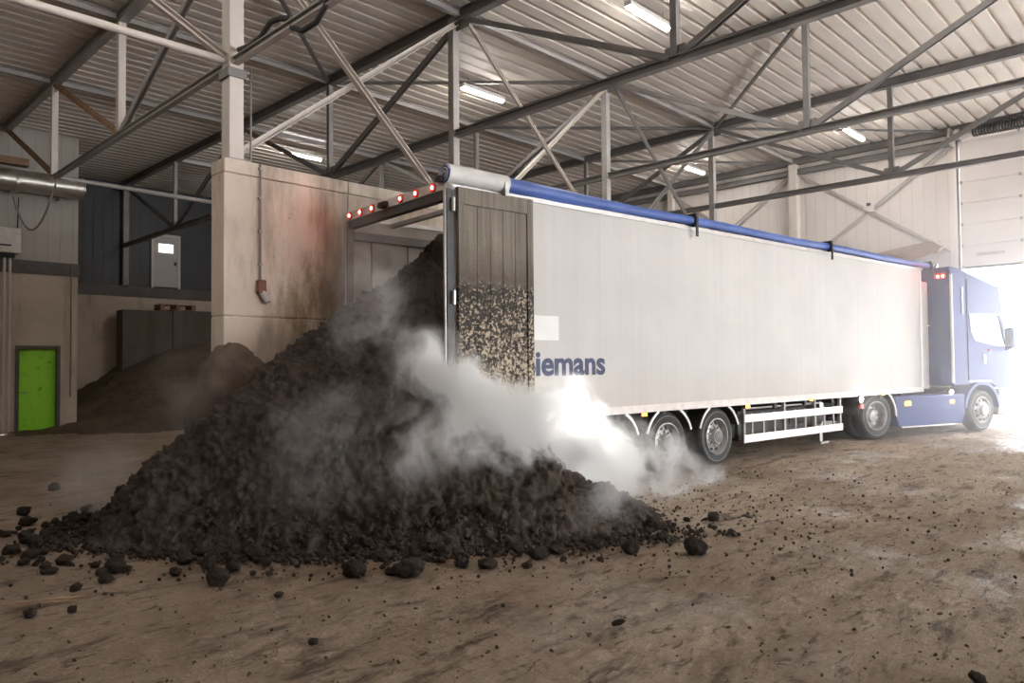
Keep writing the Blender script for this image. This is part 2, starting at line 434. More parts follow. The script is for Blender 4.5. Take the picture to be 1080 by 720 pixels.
# sectional door, raised
sd = MB(); sd_root = None
for k in range(6):
    z0 = DZ + k*.565
    sd.box(XE-.2, DY0-.1, z0+.008, XE-.14, DY1-.03, z0+.557)
sd.box(XE-.17, DY0-.1, DZ, XE-.15, DY1-.03, DZ+3.39)
sd_root = sd.build('door_3', M['door_panel'], bevel=.006); struct(sd_root, 'raised white sectional door above the bright opening', 'door')
MB().box(XE-.21, DY0-.1, DZ-.05, XE-.13, DY1-.03, DZ+.005).build('bottom_seal', M['black'], sd_root)
MB().box(XE-.215, 4.1, DZ+.27, XE-.195, 4.72, DZ+.35).build('grip_plate', M['grey_panel'], sd_root)
MB().bar((XE-.16, DY1+.02, 0), (XE-.16, DY1+.02, 7.6), .06, .05, (1,0,0)).build('guide_track', M['steel_dark'], sd_root)
for k in range(7):
    for yy in (DY1-.06, 3.72):
        MB().box(XE-.235, yy-.03, DZ+k*.565-.035, XE-.195, yy+.03, DZ+k*.565+.035).build('hinge', M['steel'], sd_root)
# dark coil on a shaft, added to stand in for scalloped roof shade
sp = empty('shade_coil_standin', (XE-.45, 5.2, 7.66), 0, 'dark coil on a shaft added in place of scalloped shade above the sectional door', 'shade stand-in')
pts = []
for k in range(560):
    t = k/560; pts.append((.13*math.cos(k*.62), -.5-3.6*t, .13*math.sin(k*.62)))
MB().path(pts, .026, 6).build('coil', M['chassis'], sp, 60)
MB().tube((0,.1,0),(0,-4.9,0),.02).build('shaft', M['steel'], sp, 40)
MB().tube((0,-.1,0),(0,-.22,0),.14,20).build('added_drum', M['alu'], sp, 40)
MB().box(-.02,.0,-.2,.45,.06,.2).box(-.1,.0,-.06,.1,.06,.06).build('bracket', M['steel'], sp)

# ------------------------------------------------------------------ trusses
LT = ['first roof truss from the left, ending at the beige left wall', 'second roof truss, crossing above the rear end of the trailer',
      'third roof truss, crossing above the middle of the trailer', 'fourth roof truss, the last one before the pale end wall']
def truss(k, label):
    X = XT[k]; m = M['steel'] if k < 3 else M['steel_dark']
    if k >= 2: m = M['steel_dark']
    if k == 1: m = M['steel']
    y_end = 22.5 if k == 1 else 26.95
    t = empty('roof_truss', (X, 9.6, 0), 0, label, 'roof truss', 'roof trusses')
    P = lambda y, z, dx=0: (dx, y-9.6, z)
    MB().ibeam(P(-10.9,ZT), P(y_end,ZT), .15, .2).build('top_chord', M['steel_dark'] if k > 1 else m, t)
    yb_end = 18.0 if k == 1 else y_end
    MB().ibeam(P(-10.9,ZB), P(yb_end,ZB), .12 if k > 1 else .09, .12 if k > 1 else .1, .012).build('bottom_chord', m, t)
    for y in YN + [-3.2, -7.5]:
        if abs(y-9.6) < .1 or y > y_end-.3: continue
        if y > yb_end+.3: continue
        MB().bar(P(y,ZB+.06), P(y,ZT-.1), .1 if k != 1 else .12, .1 if k != 1 else .12, (1,0,0)).build('post', M['column'] if k == 1 else m, t)
    dg = [(9.6,1,5.3),(1.05,1,5.3),(1.05,1,-3.2),(-7.5,1,-3.2),(9.6,1,13.93),(18.1,1,13.93)]
    if k == 1: dg += [(22.4,1,18.0)]
    else: dg += [(18.1,1,22.4),(26.7,1,22.4)]
    for yt_, _, yb_ in dg:
        a, b = P(yt_ + (.08 if yb_ > yt_ else -.08), ZT-.1), P(yb_ + (-.08 if yb_ > yt_ else .08), ZB+.05)
        rusty = k == 1 and yt_ > 17
        MB().chan(a, b, .09, .09, .012, (1,0,0)).build('diagonal', M['rusty'] if rusty else m, t)
        if k == 3 and yt_ < 2 and yb_ > 5: pass
    for y in (5.3, 13.93):
        MB().box(-.012, y-9.6-.16, ZB-.04, .012, y-9.6+.16, ZB+.2).build('gusset_plate', m, t)
    for y in (9.6, 18.1):
        if y < y_end: MB().box(-.012, y-9.6-.16, ZT-.24, .012, y-9.6+.16, ZT-.06).build('gusset_plate', m, t)
    return t
for k in (1,2,3,4): truss(k, LT[k-1])
# edge truss on the end wall: a plain beam pair
t = empty('edge_beam', (XE-.12, 9.6, 0), 0, 'dark edge beam running along the top of the end wall', 'beam')
MB().ibeam((0,-20,ZT),(0,17.3,ZT),.14,.2).build('upper_beam', M['steel_dark'], t)
MB().ibeam((0,-4.3,7.55),(0,17.3,7.55),.14,.16).build('lower_beam', M['steel_dark'], t)

# columns
def column(x, y, z0, z1, wd, m, label, h=True, nm='steel_column'):
    o = MB()
    if h: o.ibeam((0,0,z0),(0,0,z1), wd, wd, .018, (.72,.7,0))
    else: o.bar((0,0,z0),(0,0,z1), wd, wd, (1,0,0))
    o = o.build(nm, m, bevel=.004); o.location = (x,y,0)
    b = MB().box(-wd*.75,-wd*.75,z0,wd*.75,wd*.75,z0+.02).build('base_plate', m, o)
    return tag(o, label, 'column')
c1 = MB().box(-.1,-.12,4.46,.1,.12,7.98).build('steel_column', M['column'], bevel=.008); c1.location = (4.47, 9.6, 0)
tag(c1, 'broad cream steel column standing on the concrete wall', 'column')
MB().box(-.16,-.18,4.44,.16,.18,4.465).build('base_plate', M['steel'], c1)
MB().box(-.13,-.15,ZB-.22,.13,.15,ZB-.1).build('collar', M['steel_dark'], c1)
column(8.67, 9.85, 0, 7.9, .14, M['steel'], 'steel column rising behind the tarp roll near the trailer rear', False)
column(13.03, 9.75, 0, 7.9, .14, M['steel'], 'steel column behind the middle of the trailer', False)
column(17.6, 9.7, 0, 7.9, .14, M['steel'], 'steel column behind the front part of the trailer', False)
column(XE-.12, 9.6, 0, 7.78, .24, M['column'], 'pale column against the end wall between two cross braces', False)
column(XE-.12, 14.0, 0, 7.78, .2, M['column'], 'pale column on the end wall furthest from the door', False)
column(8.75, 26.85, 4.45, 7.9, .18, M['steel_dark'], 'dark column against the dark far wall', False)

# struts along the hall under the deck
sl = {9.6:'over the column row', 13.93:'one line beyond the column row', 18.1:'two lines beyond the column row', 22.4:'nearest the dark far wall'}
bay = {0:'before the first truss', 1:'between first and second truss', 2:'between second and third truss', 3:'between third and fourth truss', 4:'between fourth truss and end wall'}
for y in (9.6, 13.93, 18.1, 22.4):
    for k in range(0, 5):
        if y == 22.4 and k < 2: continue
        o = MB().ibeam((XT[k]+.09-XT[k], 0, 0), (XT[k+1]-.09-XT[k], 0, 0), .1, .12, .012).build('roof_strut', M['steel']); o.location = (XT[k], y, ZT+.0)
        tag(o, 'grey roof strut %s, %s' % (bay[k], sl[y]), 'strut', 'roof struts')
# tie rods at bottom chord height
o = MB().tube((-6,9.6,ZB+.02),(4.35,9.6,ZB+.02),.05,12).build('tie_tube', M['column'], smooth=40); tag(o, 'pale tie tube running to the broad cream column', 'tie')
o = MB().tube((4.52,18.0,ZB),(8.6,18.1,ZB-.02),.05,12).build('tie_tube', M['steel'], smooth=40); tag(o, 'thin tie tube in front of the dark far wall', 'tie')
def brace(p, q, label, m='steel', wd=.07, kind='L', nm='wind_brace'):
    p, q = V3(p), V3(q); mid = (p+q)/2; o = MB()
    if kind == 'L': o.chan(p-mid, q-mid, wd, wd, .012)
    elif kind == 'T': o.tube(p-mid, q-mid, wd/2, 10)
    else: o.bar(p-mid, q-mid, wd, wd)
    o = o.build(nm, M[m]); o.location = mid
    return tag(o, label, 'brace')
brace((4.6,9.68,4.62),(8.58,9.68,7.72), 'pale brace rising from the cream column foot to the second truss', 'column', .09)
brace((4.58,9.52,7.75),(8.6,9.52,4.0), 'pale brace falling from the cream column top toward the trailer rear', 'column', .09)
brace((8.75,9.52,7.72),(12.95,9.52,4.0), 'thin pale brace falling from the second truss behind the tarp', 'column', .06)
brace((8.75,9.68,4.0),(12.95,9.68,7.72), 'thin pale brace rising behind the tarp to the third truss', 'column', .07)
brace((13.1,9.52,7.72),(17.5,9.52,4.0), 'grey brace falling from the third truss behind the trailer', 'steel', .06)
brace((13.1,9.68,4.0),(17.5,9.68,7.72), 'grey brace rising behind the trailer to the fourth truss', 'steel', .07)
brace((.3,9.52,7.75),(4.36,9.58,ZB+.06), 'pale brace rising left from the joint on the cream column', 'column', .09, 'L')
# roof plane bracing
for k, lab in ((2,'from the second truss to the third'), (3,'from the third truss to the fourth'), (4,'from the fourth truss to the end wall')):
    brace((XT[k]+.1,13.85,ZT-.03),(XT[k+1]-.1,9.7,ZT-.03), 'dark roof brace under the sheeting running %s' % lab, 'steel_dark', .06)
brace((XT[1]+.1,9.7,ZT-.03),(XT[2]-.1,13.85,ZT-.03), 'dark roof brace under the sheeting running from the first truss', 'steel_dark', .06)
brace((17.7,9.5,ZT-.03),(22.3,5.4,ZT-.03), 'grey roof brace running toward the corner of the sectional door', 'steel_dark', .06)
brace((13.1,5.4,ZT-.03),(17.5,9.5,ZT-.03), 'grey roof brace running right from the top of the third truss', 'steel_dark', .06)
# end wall cross bracing
xb = empty('cross_brace', (XE-.1, 7.4, 6.1), 0, 'cross brace on the end wall left of the sectional door', 'cross brace')
MB().bar((0,2.1,1.4),(0,-2.05,-1.5),.03,.07).bar((0,2.1,-1.5),(0,-2.05,1.35),.03,.07).build('diagonal', M['steel'], xb)
MB().box(-.05,-.14,-.1,.0,.14,.1).build('joint_plate', M['column'], xb)
MB().box(-.1,-.05,.07,-.04,.05,.15).build('bolt', M['black'], xb)
xb = empty('cross_brace', (XE-.1, 11.8, 6.1), 0, 'cross brace on the end wall furthest from the door', 'cross brace')
MB().bar((0,2.1,1.4),(0,-2.1,-1.5),.03,.07).bar((0,2.1,-1.5),(0,-2.1,1.4),.03,.07).build('diagonal', M['steel'], xb)
MB().box(-.05,-.14,-.1,.0,.14,.1).build('joint_plate', M['column'], xb)

# brown board with rounded underside hung beside the door
pb = [(8.9,4.42)]
for k in range(13):
    a = k/12; pb.append((8.9-3.15*a, 4.42 + .5*a**.8 ))
pb += [(5.55,4.9),(5.45,4.78),(5.6,4.62),(6.1,4.5),(7.4,4.42)]
o = MB(); n = len(pb)
o.add([(-.3,y,z) for y,z in pb]+[(-.02,y,z) for y,z in pb], [(i,(i+1)%n,n+(i+1)%n,n+i) for i in range(n)]+[tuple(range(n)),tuple(range(2*n-1,n-1,-1))])
o = o.build('hanging_board', M['brown']); o.location = (XE-.1, 0, 0); tag(o, 'brown rounded board hung on the end wall beside the door', 'board')
MB().bar((-.32,5.75,4.98),(-.32,5.4,4.72),.05,.07).build('bracket', M['column'], o)

# fluorescent lights; the unseen ones are added as fill beyond the visible rows
def lamp(x, y, label):
    t = empty('ceiling_light', (x, y, 7.7), 0, label, 'light', 'fluorescent ceiling lights')
    MB().box(-.64,-.075,.03,.64,.075,.11).box(-.6,-.05,.11,.6,.05,.13).build('housing', M['white'], t, bevel=.01)
    MB().ext((-.6,0,0),(.6,0,0), [(.06*math.cos(a*PI/8), .034*math.sin(a*PI/8)+.02) for a in range(16)]).build('tube', M['tube'], t, 50)
    for x_ in (-.45,.45): MB().tube((x_,0,.12),(x_,0,.3),.008,6).build('hanger', M['steel'], t)
    return t
for x, y, lab in ((10.85,7.15,'bright strip light at the top between second and third truss'), (11.3,11.85,'bright strip light just right of the column behind the tarp roll'),
                  (10.9,19.0,'small strip light above the concrete wall, leftmost in view'), (20.5,11.95,'small strip light above the tarp roll near the end wall'),
                  (20.4,7.05,'small strip light in front of the end wall cross brace'), (1.2,7.1,'unseen strip light added as fill above the camera side of the heap'),
                  (1.2,2.3,'unseen strip light added as fill over the open floor behind the camera'), (10.9,2.3,'unseen strip light added as fill over the right foreground'), (1.2,12,'unseen strip light added as fill over the left floor')):
    lamp(x, y, lab)

# ------------------------------------------------------------------ left wall fittings
dct = MB().tube((-8.5,22.15,6.44),(6.1,22.15,6.5),.28,28).build('ventilation_duct', M['galv'], smooth=40); tag(dct, 'round silver ventilation duct along the left wall', 'duct')
for x in (4.55, 1.5): MB().tube((x,22.15,6.45),(x+.07,22.15,6.45),.3,28).build('joint_ring', M['galv'], dct, 40)
MB().tube((6.1,22.15,6.5),(6.13,22.15,6.5),.3,28).build('end_cap', M['galv'], dct, 40)
for x in (2.8, 5.6):
    MB().bar((x,22.15,6.7),(x,22.5,6.9),.04,.04).build('bracket', M['steel'], dct); MB().bar((x,22.15,6.17),(x,22.5,6.17),.04,.04).build('bracket', M['steel'], dct)
o = MB().box(-8.5,22.2,6.92,4.9,22.48,7.1).build('cable_tray', M['brown']); tag(o, 'brown tray above the silver duct', 'cable tray')
cb = empty('electrical_cabinet', (4.3,22.3,4.62), 0, 'pale electrical cabinet on the left wall with pipes below', 'cabinet')
MB().box(-.9,-.2,0,.42,.2,.64).build('body', M['offwhite'], cb, bevel=.02)
MB().box(-.9,-.215,.16,.2,-.19,.2).build('slot', M['black'], cb)
MB().box(-.9,-.12,-.12,.3,.14,0).build('underside_tray', M['black'], cb)
for x in (-.05,.1,.22): MB().tube((x,0,-.1),(x,.02,-4.55),.035,10).build('pipe', M['column'], cb, 40)
o = MB().path([(4.72,22.42,6.1),(4.7,22.42,5.3)],.015).build('cable', M['black']); tag(o, 'thin black cable from the duct to the cabinet', 'cable')
pts = []
for k in range(17):
    t = k/16; pts.append((4.45+.02*t, 17.85+4.1*t, 5.72+ .45*t - 1.05*math.sin(PI*t)**.9))
o = MB().path(pts,.022).build('cable', M['steel']); tag(o, 'grey cable looping from the truss down to the duct', 'cable')
o = MB().tube((5.95,22.42,.9),(5.95,22.42,4.4),.02,8).build('conduit', M['steel_dark']); tag(o, 'thin vertical conduit right of the green door', 'conduit')
o = MB().path([(4.47,9.42,5.93),(4.46,9.1,5.88),(4.45,8.75,5.9),(4.45,8.5,6.0),(4.45,8.25,5.96),(4.45,8.0,5.88)],.035).build('cable', M['black']); tag(o, 'thick black cable bending over the truss chord beside the cream column', 'cable')
o = MB().path([(4.43,7.95,5.74),(4.43,7.7,5.62),(4.43,7.4,5.62),(4.43,7.2,5.74),(4.43,7.1,5.9)],.035).build('cable', M['black']); tag(o, 'black cable sagging under the first truss chord right of the cream column', 'cable')
o = MB().tube((4.66,9.46,4.45),(4.66,9.46,5.75),.014,8).build('conduit', M['steel_dark']); tag(o, 'thin dark conduit on the cream column above the concrete wall', 'conduit')
# socket and conduit on the middle wall
o = empty('wall_socket', (4.75,9.36,2.75), 0, 'red brown socket hanging on its conduit on the concrete wall', 'socket')
MB().tube((0,0,.1),(0,0,1.68),.014,8).build('conduit', M['steel_dark'], o)
for z in (.3,.75,1.2,1.6): MB().box(-.025,-.02,z,.025,.03,z+.03).build('clip', M['steel'], o)
MB().box(-.05,-.06,-.08,.06,.03,.1).build('body', M['socket'], o, bevel=.012)
MB().tube((.02,-.02,-.06),(.07,-.07,-.2),.045,14).build('plug', M['grey_panel'], o, 40)

# concrete push wall with pallet
o = MB().box(8.4,26.0,0,10.0,26.6,3.58).box(10.015,26.0,0,12.2,26.6,3.63).box(12.215,26.0,0,15,26.6,3.6).build('push_wall', M['concrete_grey'], bevel=.02)
tag(o, 'grey concrete push wall below the pallet at the back', 'push wall')
pal = empty('pallet', (10.2,26.3,3.6), 0, 'weathered wooden pallet lying on the grey push wall', 'pallet')
for k in range(5): MB().box(-.6+k*.255,-.28,.2,-.6+k*.255+.16,.28,.225).build('deck_board', M['wood'], pal)
for x in (-.6,-.07,.46): MB().box(x,-.28,.05,x+.14,.28,.2).build('bearer', M['wood'], pal)
MB().box(-.6,-.28,.03,.6,-.18,.05).box(-.6,.18,.03,.6,.28,.05).build('bottom_board', M['wood'], pal)

# ------------------------------------------------------------------ heaps
def fbm(x, y, z, o=4, lac=2.1, gain=.5):
    a, s = 1, 0
    for k in range(o): s += a*noise.noise((x,y,z)); x*=lac; y*=lac; z*=lac; a*=gain
    return s
TR = V3((5.75, 6.58, 0)); TA = math.radians(-5.92)
def sm(a, b, x):
    t = max(0, min(1, (x-a)/(b-a))); return t*t*(3-2*t)
def heap_h(s, n):
    As, An, H = .75, 1.35, 3.42
    ds = (As-s)/4.35 if s < As else 0
    dn = (An-n)/3.6 if n < An else (n-An)/3.1
    r = (ds**1.5 + dn**1.5)**(1/1.5)
    h = H*(1-r) if r < 1 else -H*(r-1)*.5
    h += .12*math.sin(PI*min(1,r))                      # slightly bellied flank
    if s > .05 and .16 < n < 2.4: h = max(h, 2.75)
    elif n < .16: h = (h+.12)*(1 - .96*sm(-1.2, 2.0, s)) - .12
    if n < .1: h += .17*math.exp(-((s-.3)/.45)**2-((n+1.25)/.5)**2) + .15*math.exp(-((s-.85)/.5)**2-((n+1.7)/.38)**2)
    return h
def jt_ok(s, n): return not (s > -.3 and -.55 < n < 2.85)
hp = MB(); ns, nn = 440, 470; s0, s1, n0, n1 = -5.0, 2.7, -3.1, 5.4
lim = []
for j in range(nn+1):
    for i in range(ns+1):
        s = s0+(s1-s0)*i/ns; n_ = n0+(n1-n0)*j/nn
        h = heap_h(s, n_)
        b = .16*fbm(s*.8, n_*.8, 1.3, 3) + .085*abs(fbm(s*3.1, n_*3.1, 7, 3)) + .06*fbm(s*9, n_*9, 3, 3)
        k = noise.noise((s*5.5, n_*5.5, 9)); b += .07*max(0, k-.1)
        b += .055*max(0, noise.noise((s*10, n_*10, h*10))-.05) + .055*max(0, noise.noise((s*18, n_*18, 14+h*18))-.08) + .034*noise.noise((s*32, n_*32, h*32))
        foot = sm(-.5, .6, h)
        b *= .35+.65*foot
        z = h + b; ds_ = dn_ = 0
        if jt_ok(s, n_) and h > -.3:
            gs = (heap_h(s+.04, n_)-heap_h(s-.04, n_))/.08; gn = (heap_h(s, n_+.04)-heap_h(s, n_-.04))/.08
            q = 1/math.sqrt(1+gs*gs+gn*gn); z = h + b*q; ds_ = -gs*q*b; dn_ = -gn*q*b
        jt = .03 if jt_ok(s, n_) else 0
        if s > -.05 and n_ > 2.36: z = -.25
        hp.v.append((s + ds_ + jt*noise.noise((s*4,n_*4,20)), n_ + dn_ + jt*noise.noise((s*4,n_*4,30)), max(z, -.25)))
for j in range(nn):
    for i in range(ns):
        a = j*(ns+1)+i; f = (a,a+1,a+ns+2,a+ns+1)
        if max(hp.v[q][2] for q in f) > -.2: hp.f.append(f)
heap = hp.build('compost_heap', M['compost'], smooth=180); heap.location = TR; heap.rotation_euler = (0,0,TA)
tag(heap, 'big steaming heap of dark compost spilling from the trailer', 'compost heap', None, 'stuff')

h2 = MB(); a_, b_ = 110, 90
for j in range(b_+1):
    for i in range(a_+1):
        x = 4.6+9.4*i/a_; y = 18.6+8.2*j/b_
        rise = sm(5.0, 10.2, x)*1.0 + .35*sm(9.5,12.5,x)
        h = 2.1*rise*sm(19.6+ .9*noise.noise((x*.5,0,4)), 25.6, y) + .12*sm(21.5,22.4,y)
        h += (.14*fbm(x*.9,y*.9,5,4) + .05*fbm(x*4,y*4,5,3))*sm(0,.35,h) - .06
        if x < 6.13 and y > 22.45: h = min(h, .4)
        h2.v.append((x-9, y-23, h))
for j in range(b_):
    for i in range(a_):
        q = j*(a_+1)+i; h2.f.append((q,q+1,q+a_+2,q+a_+1))
o = h2.build('soil_heap', M['soil_grey'], smooth=180); o.location = (9,23,0); tag(o, 'low brown soil heap in front of the grey push wall', 'soil heap', None, 'stuff')

# slumped old mound at the end of the concrete wall
mo = MB(); bm = bmesh.new(); bmesh.ops.create_icosphere(bm, subdivisions=5, radius=1)
for v in bm.verts:
    p = v.co.copy(); q = V3((p.x*.62, p.y*.42, p.z*.95 if p.z > 0 else p.z*1.6))
    q += q.normalized()*(.12*fbm(p.x*1.6+4,p.y*1.6,p.z*1.6,4)); v.co = q
bm.verts.index_update(); mo.v = [tuple(v.co) for v in bm.verts]; mo.f = [tuple(v.index for v in f.verts) for f in bm.faces]; bm.free()
o = mo.build('soil_mound', M['soil_grey'], smooth=180); o.location = (4.25,9.0,.98); o.rotation_euler = (0,.0,.15)
tag(o, 'small slumped soil mound against the corner of the concrete wall', 'soil mound')

# clods
def clod_mesh(seed):
    bm = bmesh.new(); bmesh.ops.create_icosphere(bm, subdivisions=4, radius=1)
    for v in bm.verts:
        p = v.co; d = 1 + .3*fbm(p.x*1.3+seed*7,p.y*1.3,p.z*1.3,3) + .12*fbm(p.x*4+seed,p.y*4,p.z*4,3)
        v.co = V3((p.x*d, p.y*d*.92, p.z*d*.8))
    me = bpy.data.meshes.new('clod'); bm.to_mesh(me); bm.free(); me.materials.append(M['clod'])
    for p in me.polygons: p.use_smooth = True
    return me
CM = [clod_mesh(k) for k in range(6)]
def clod(x, y, r, label, group, k=0, flat=1., z=None):
    o = bpy.data.objects.new('compost_clod', CM[k % 6]); COL.objects.link(o)
    zz = r*.55*flat if z is None else z
    o.location = (x, y, zz); o.scale = (r, r, r*flat); o.rotation_euler = (random.uniform(-.3,.3), random.uniform(-.3,.3), random.uniform(0,6.3))
    return tag(o, label, 'clod', group)
big = [(733,573,12.5,'large round clod lying alone right of the heap',1),(688,550,9.5,'clod at the right tip of the heap foot',1),(752,543,7,'steaming clod a little behind the large round clod, right of the heap',1),
 (433,593,17,'biggest clod at the front foot of the heap',.8),(375,597,13,'dark clod just left of the biggest clod at the heap foot',1),(230,604,13,'pointed clod in front of the heap left of centre',.9),
 (515,589,11,'flat clod at the heap foot right of the biggest clod',.6),(120,592,12,'dark clod at the front left corner of the heap',.8),(112,607,8,'small flat clod just in front of the left heap corner',.7),
 (80,618,6,'small clod lying apart in front of the left heap corner',1),(32,644,7,'small clod beside a twig at the lower left',.9),(76,641,5,'tiny clod right of the twig at lower left',1),
 (294,625,5,'lone small clod on the floor before the middle of the heap',.8),(330,674,6,'lone small flat clod in the foreground below the heap',.7),(37,568,9,'rounded clod left of the heap among smaller ones',1),
 (49,561,7,'clod touching the rounded one left of the heap',1),(25,537,6.5,'clod left of the heap, further back',1),(57,512,6,'clod furthest back on the left floor',1),
 (26,564,6,'upright clod at the far left edge of the scatter',1.2),(7,560,6,'flat clod cut by the left edge of the view',.6),(25,589,7,'flat clod below the scatter at left',.7),(52,597,9,'flat elongated clod left of the front heap corner',.45),
 (220,590,9,'clod half buried in the heap foot behind the pointed one',.9),(652,652,8,'flat dark clod alone in the right foreground',.45),(1032,712,9,'dark clod at the bottom right edge of the view',.8),(185,600,7,'clod between the pointed one and the front left corner',.8)]
for i, (x, y, r, lab, fl_) in enumerate(big):
    g = ground_at(x, y+r*.75); dep = (g-V3((0,0,CAMZ))).dot(F_)
    clod(g.x, g.y, r*dep/Fv*.95, lab, 'larger clods around the heap', i, fl_)
rt, ct = math.cos(TA), math.sin(TA)
def tw(s, n): return (TR.x + s*math.cos(TA) - n*math.sin(TA), TR.y + s*math.sin(TA) + n*math.cos(TA))
cnt = 0
while cnt < 235:
    a = random.uniform(-.12, 1.0)              # sweep round the foot from the wheels to the far left
    s = random.uniform(-4.7, 2.3); n_ = random.uniform(-2.9, 3.6)
    h = heap_h(s, n_)
    if not (-.4 < h < .42) or random.random() < (s-.6)/1.2: continue
    r = random.choice([.025,.028,.03,.035,.045,.055,.07] if s < .3 else [.02,.025,.03,.035,.04])*random.uniform(.8,1.2)
    x, y = tw(s, n_)
    lab = ('small dark clod scattered along the right foot of the heap' if s > -.9 and n_ < 0 else
           'small dark clod scattered along the front foot of the heap' if n_ < .6 else 'small dark clod scattered along the left foot of the heap')
    clod(x, y, r, lab, 'small clods at the ' + lab.split(' along the ')[1], cnt, random.uniform(.7,1), max(h,0)+.07*sm(0,.3,h)+r*.4)
    cnt += 1
# crumbs: nobody could count them
cr = MB(); ico = bmesh.new(); bmesh.ops.create_icosphere(ico, subdivisions=1, radius=1)
iv = [v.co.copy() for v in ico.verts]; iff = [tuple(v.index for v in f.verts) for f in ico.faces]; ico.free()
c = 0
while c < 1500:
    s = random.gauss(-1.6, 2.6); n_ = random.gauss(-.6, 2.3); h = heap_h(s, n_)
    x, y = tw(s, n_)
    far = max(0, -h)
    if h > .2 or random.random() > math.exp(-far*6) or y > 9.3 and x > 4.2 or (s > 2.2 and n_ > -.6): continue
    r = random.uniform(.005, .018)*(1 if far < 1 else .8)
    q = Matrix.Rotation(random.uniform(0,6), 3, V3((random.random(),random.random(),random.random()+.1)).normalized())
    cr.add([V3((x,y,max(h,0)+r*.3)) + (q @ p)*r*random.uniform(.7,1.3) for p in iv], iff); c += 1
c = 0
while c < 2600:
    s = random.uniform(-4.9, 2.2); n_ = random.uniform(-3, 3.4); h = heap_h(s, n_)
    if not (-.16 < h < .3) or (s > -.4 and n_ > -.6) or random.random() < (s-.5)/1.0: continue
    x, y = tw(s, n_); r = random.uniform(.007, .03)
    q = Matrix.Rotation(random.uniform(0,6), 3, V3((random.random(),random.random(),random.random()+.1)).normalized())
    cr.add([V3((x,y,max(h,0)+.05*sm(0,.3,h)+r*.3)) + (q @ p)*r*random.uniform(.7,1.3) for p in iv], iff); c += 1
tag(cr.build('compost_crumbs', M['clod']), 'fine dark crumbs strewn over the floor around the heap', 'crumbs', None, 'stuff')
fc = MB(); c = 0
while c < 2200:
    x, y = random.uniform(.8, 13), random.uniform(-4, 9.2)
    if random.random() > 3.2/max(3.2, math.hypot(x, y)-1.5): continue
    s, n_ = (x-TR.x)*math.cos(TA)+(y-TR.y)*math.sin(TA), -(x-TR.x)*math.sin(TA)+(y-TR.y)*math.cos(TA)
    if heap_h(s, n_) > 0 or (s > 0 and n_ > -.3): continue
    r = random.choice([.004,.006,.008,.011])*random.uniform(.8,1.4)
    q = Matrix.Rotation(random.uniform(0,6), 3, V3((random.random(),random.random(),random.random()+.1)).normalized())
    z = floor_z(x, y)
    fc.add([V3((x,y,z+r*.3)) + (q @ V3((p.x*1.5,p.y,p.z*.7)))*r for p in iv], iff); c += 1
tag(fc.build('floor_crumbs', M['soil_grey']), 'small brown dirt crumbs scattered over the open floor', 'crumbs', None, 'stuff')
g = ground_at(45, 637); o = MB().path([(-.22,.12,.02),(-.05,.02,.03),(.1,-.03,.03),(.24,-.1,.02)],.008).path([(-.2,.06,.02),(.0,-.02,.02),(.2,-.14,.02)],.006).build('twig', M['wood']); o.location = g
tag(o, 'dark twig lying on the floor at lower left', 'twig')

# ------------------------------------------------------------------ trailer  (local: x along, y across from the near side, z up)
tr = empty('trailer', TR, TA, 'long white tipping-floor trailer with its rear door swung open', 'trailer')
LEN, WID, ZF, ZTOP = 14.25, 2.53, .98, 3.82
sp_ = MB().box(1.0,0,ZF,13.45,.045,ZTOP).box(.0,0,ZF,1.0,.045,ZTOP).build('side_panel', M['trailer'], tr); sp_['label'] = 'white side panel facing the camera'
MB().box(0,WID-.045,ZF,13.45,WID,ZTOP).build('side_panel', M['inner_grey'], tr)['label'] = 'far side panel seen from inside'
MB().box(0,WID-.09,3.5,13.4,WID-.045,3.62).build('inner_rail', M['steel_dark'], tr)
for k in range(14): MB().box(.3+k*.62,WID-.052,1.1,.315+k*.62,WID-.044,3.5).build('inner_seam', M['chassis'], tr)
MB().box(0,.04,ZF,13.45,WID-.04,ZF+.18).build('load_floor', M['chassis'], tr)
MB().box(13.4,.05,ZF,13.45,WID-.05,ZTOP).build('front_wall', M['grey_panel'], tr)
nose = []
for k in range(9):
    a = k/8*PI/2; nose.append((13.8+.3*math.sin(a), .0+.5*(1-math.cos(a))))
nz = MB()
pl_ = [(13.46,0)] + nose + [(14.2, 1.2), (14.2, WID-.5), (13.75, WID), (13.46, WID)]
n = len(pl_); nz.add([(x,y,1.02) for x,y in pl_]+[(x,y,3.55) for x,y in pl_], [(i,(i+1)%n,n+(i+1)%n,n+i) for i in range(n)]+[tuple(range(n)),tuple(range(2*n-1,n-1,-1))])
nz.build('nose', M['grey_panel'], tr, 30)
MB().box(13.38,-.012,ZF,13.46,.05,ZTOP+.02).build('corner_strip', M['white'], tr)
MB().box(13.75,-.002,2.5,14.0,.03,2.53).build('nose_handle', M['white'], tr)
MB().box(13.85,-.004,1.35,14.0,.03,1.5).build('nose_vent', M['chassis'], tr)
MB().box(1.2,-.018,ZF-.02,13.45,.0,ZF+.09).build('rub_rail', M['offwhite'], tr)
MB().box(0,-.02,ZTOP-.03,13.45,.06,ZTOP+.03).build('top_rail', M['alu'], tr)
MB().box(0,WID-.06,ZTOP-.03,13.45,WID+.02,ZTOP+.03).build('top_rail', M['alu'], tr)
MB().box(1.27,-.006,2.0,1.72,.0,2.32).build('patch_plate', M['patch'], tr)
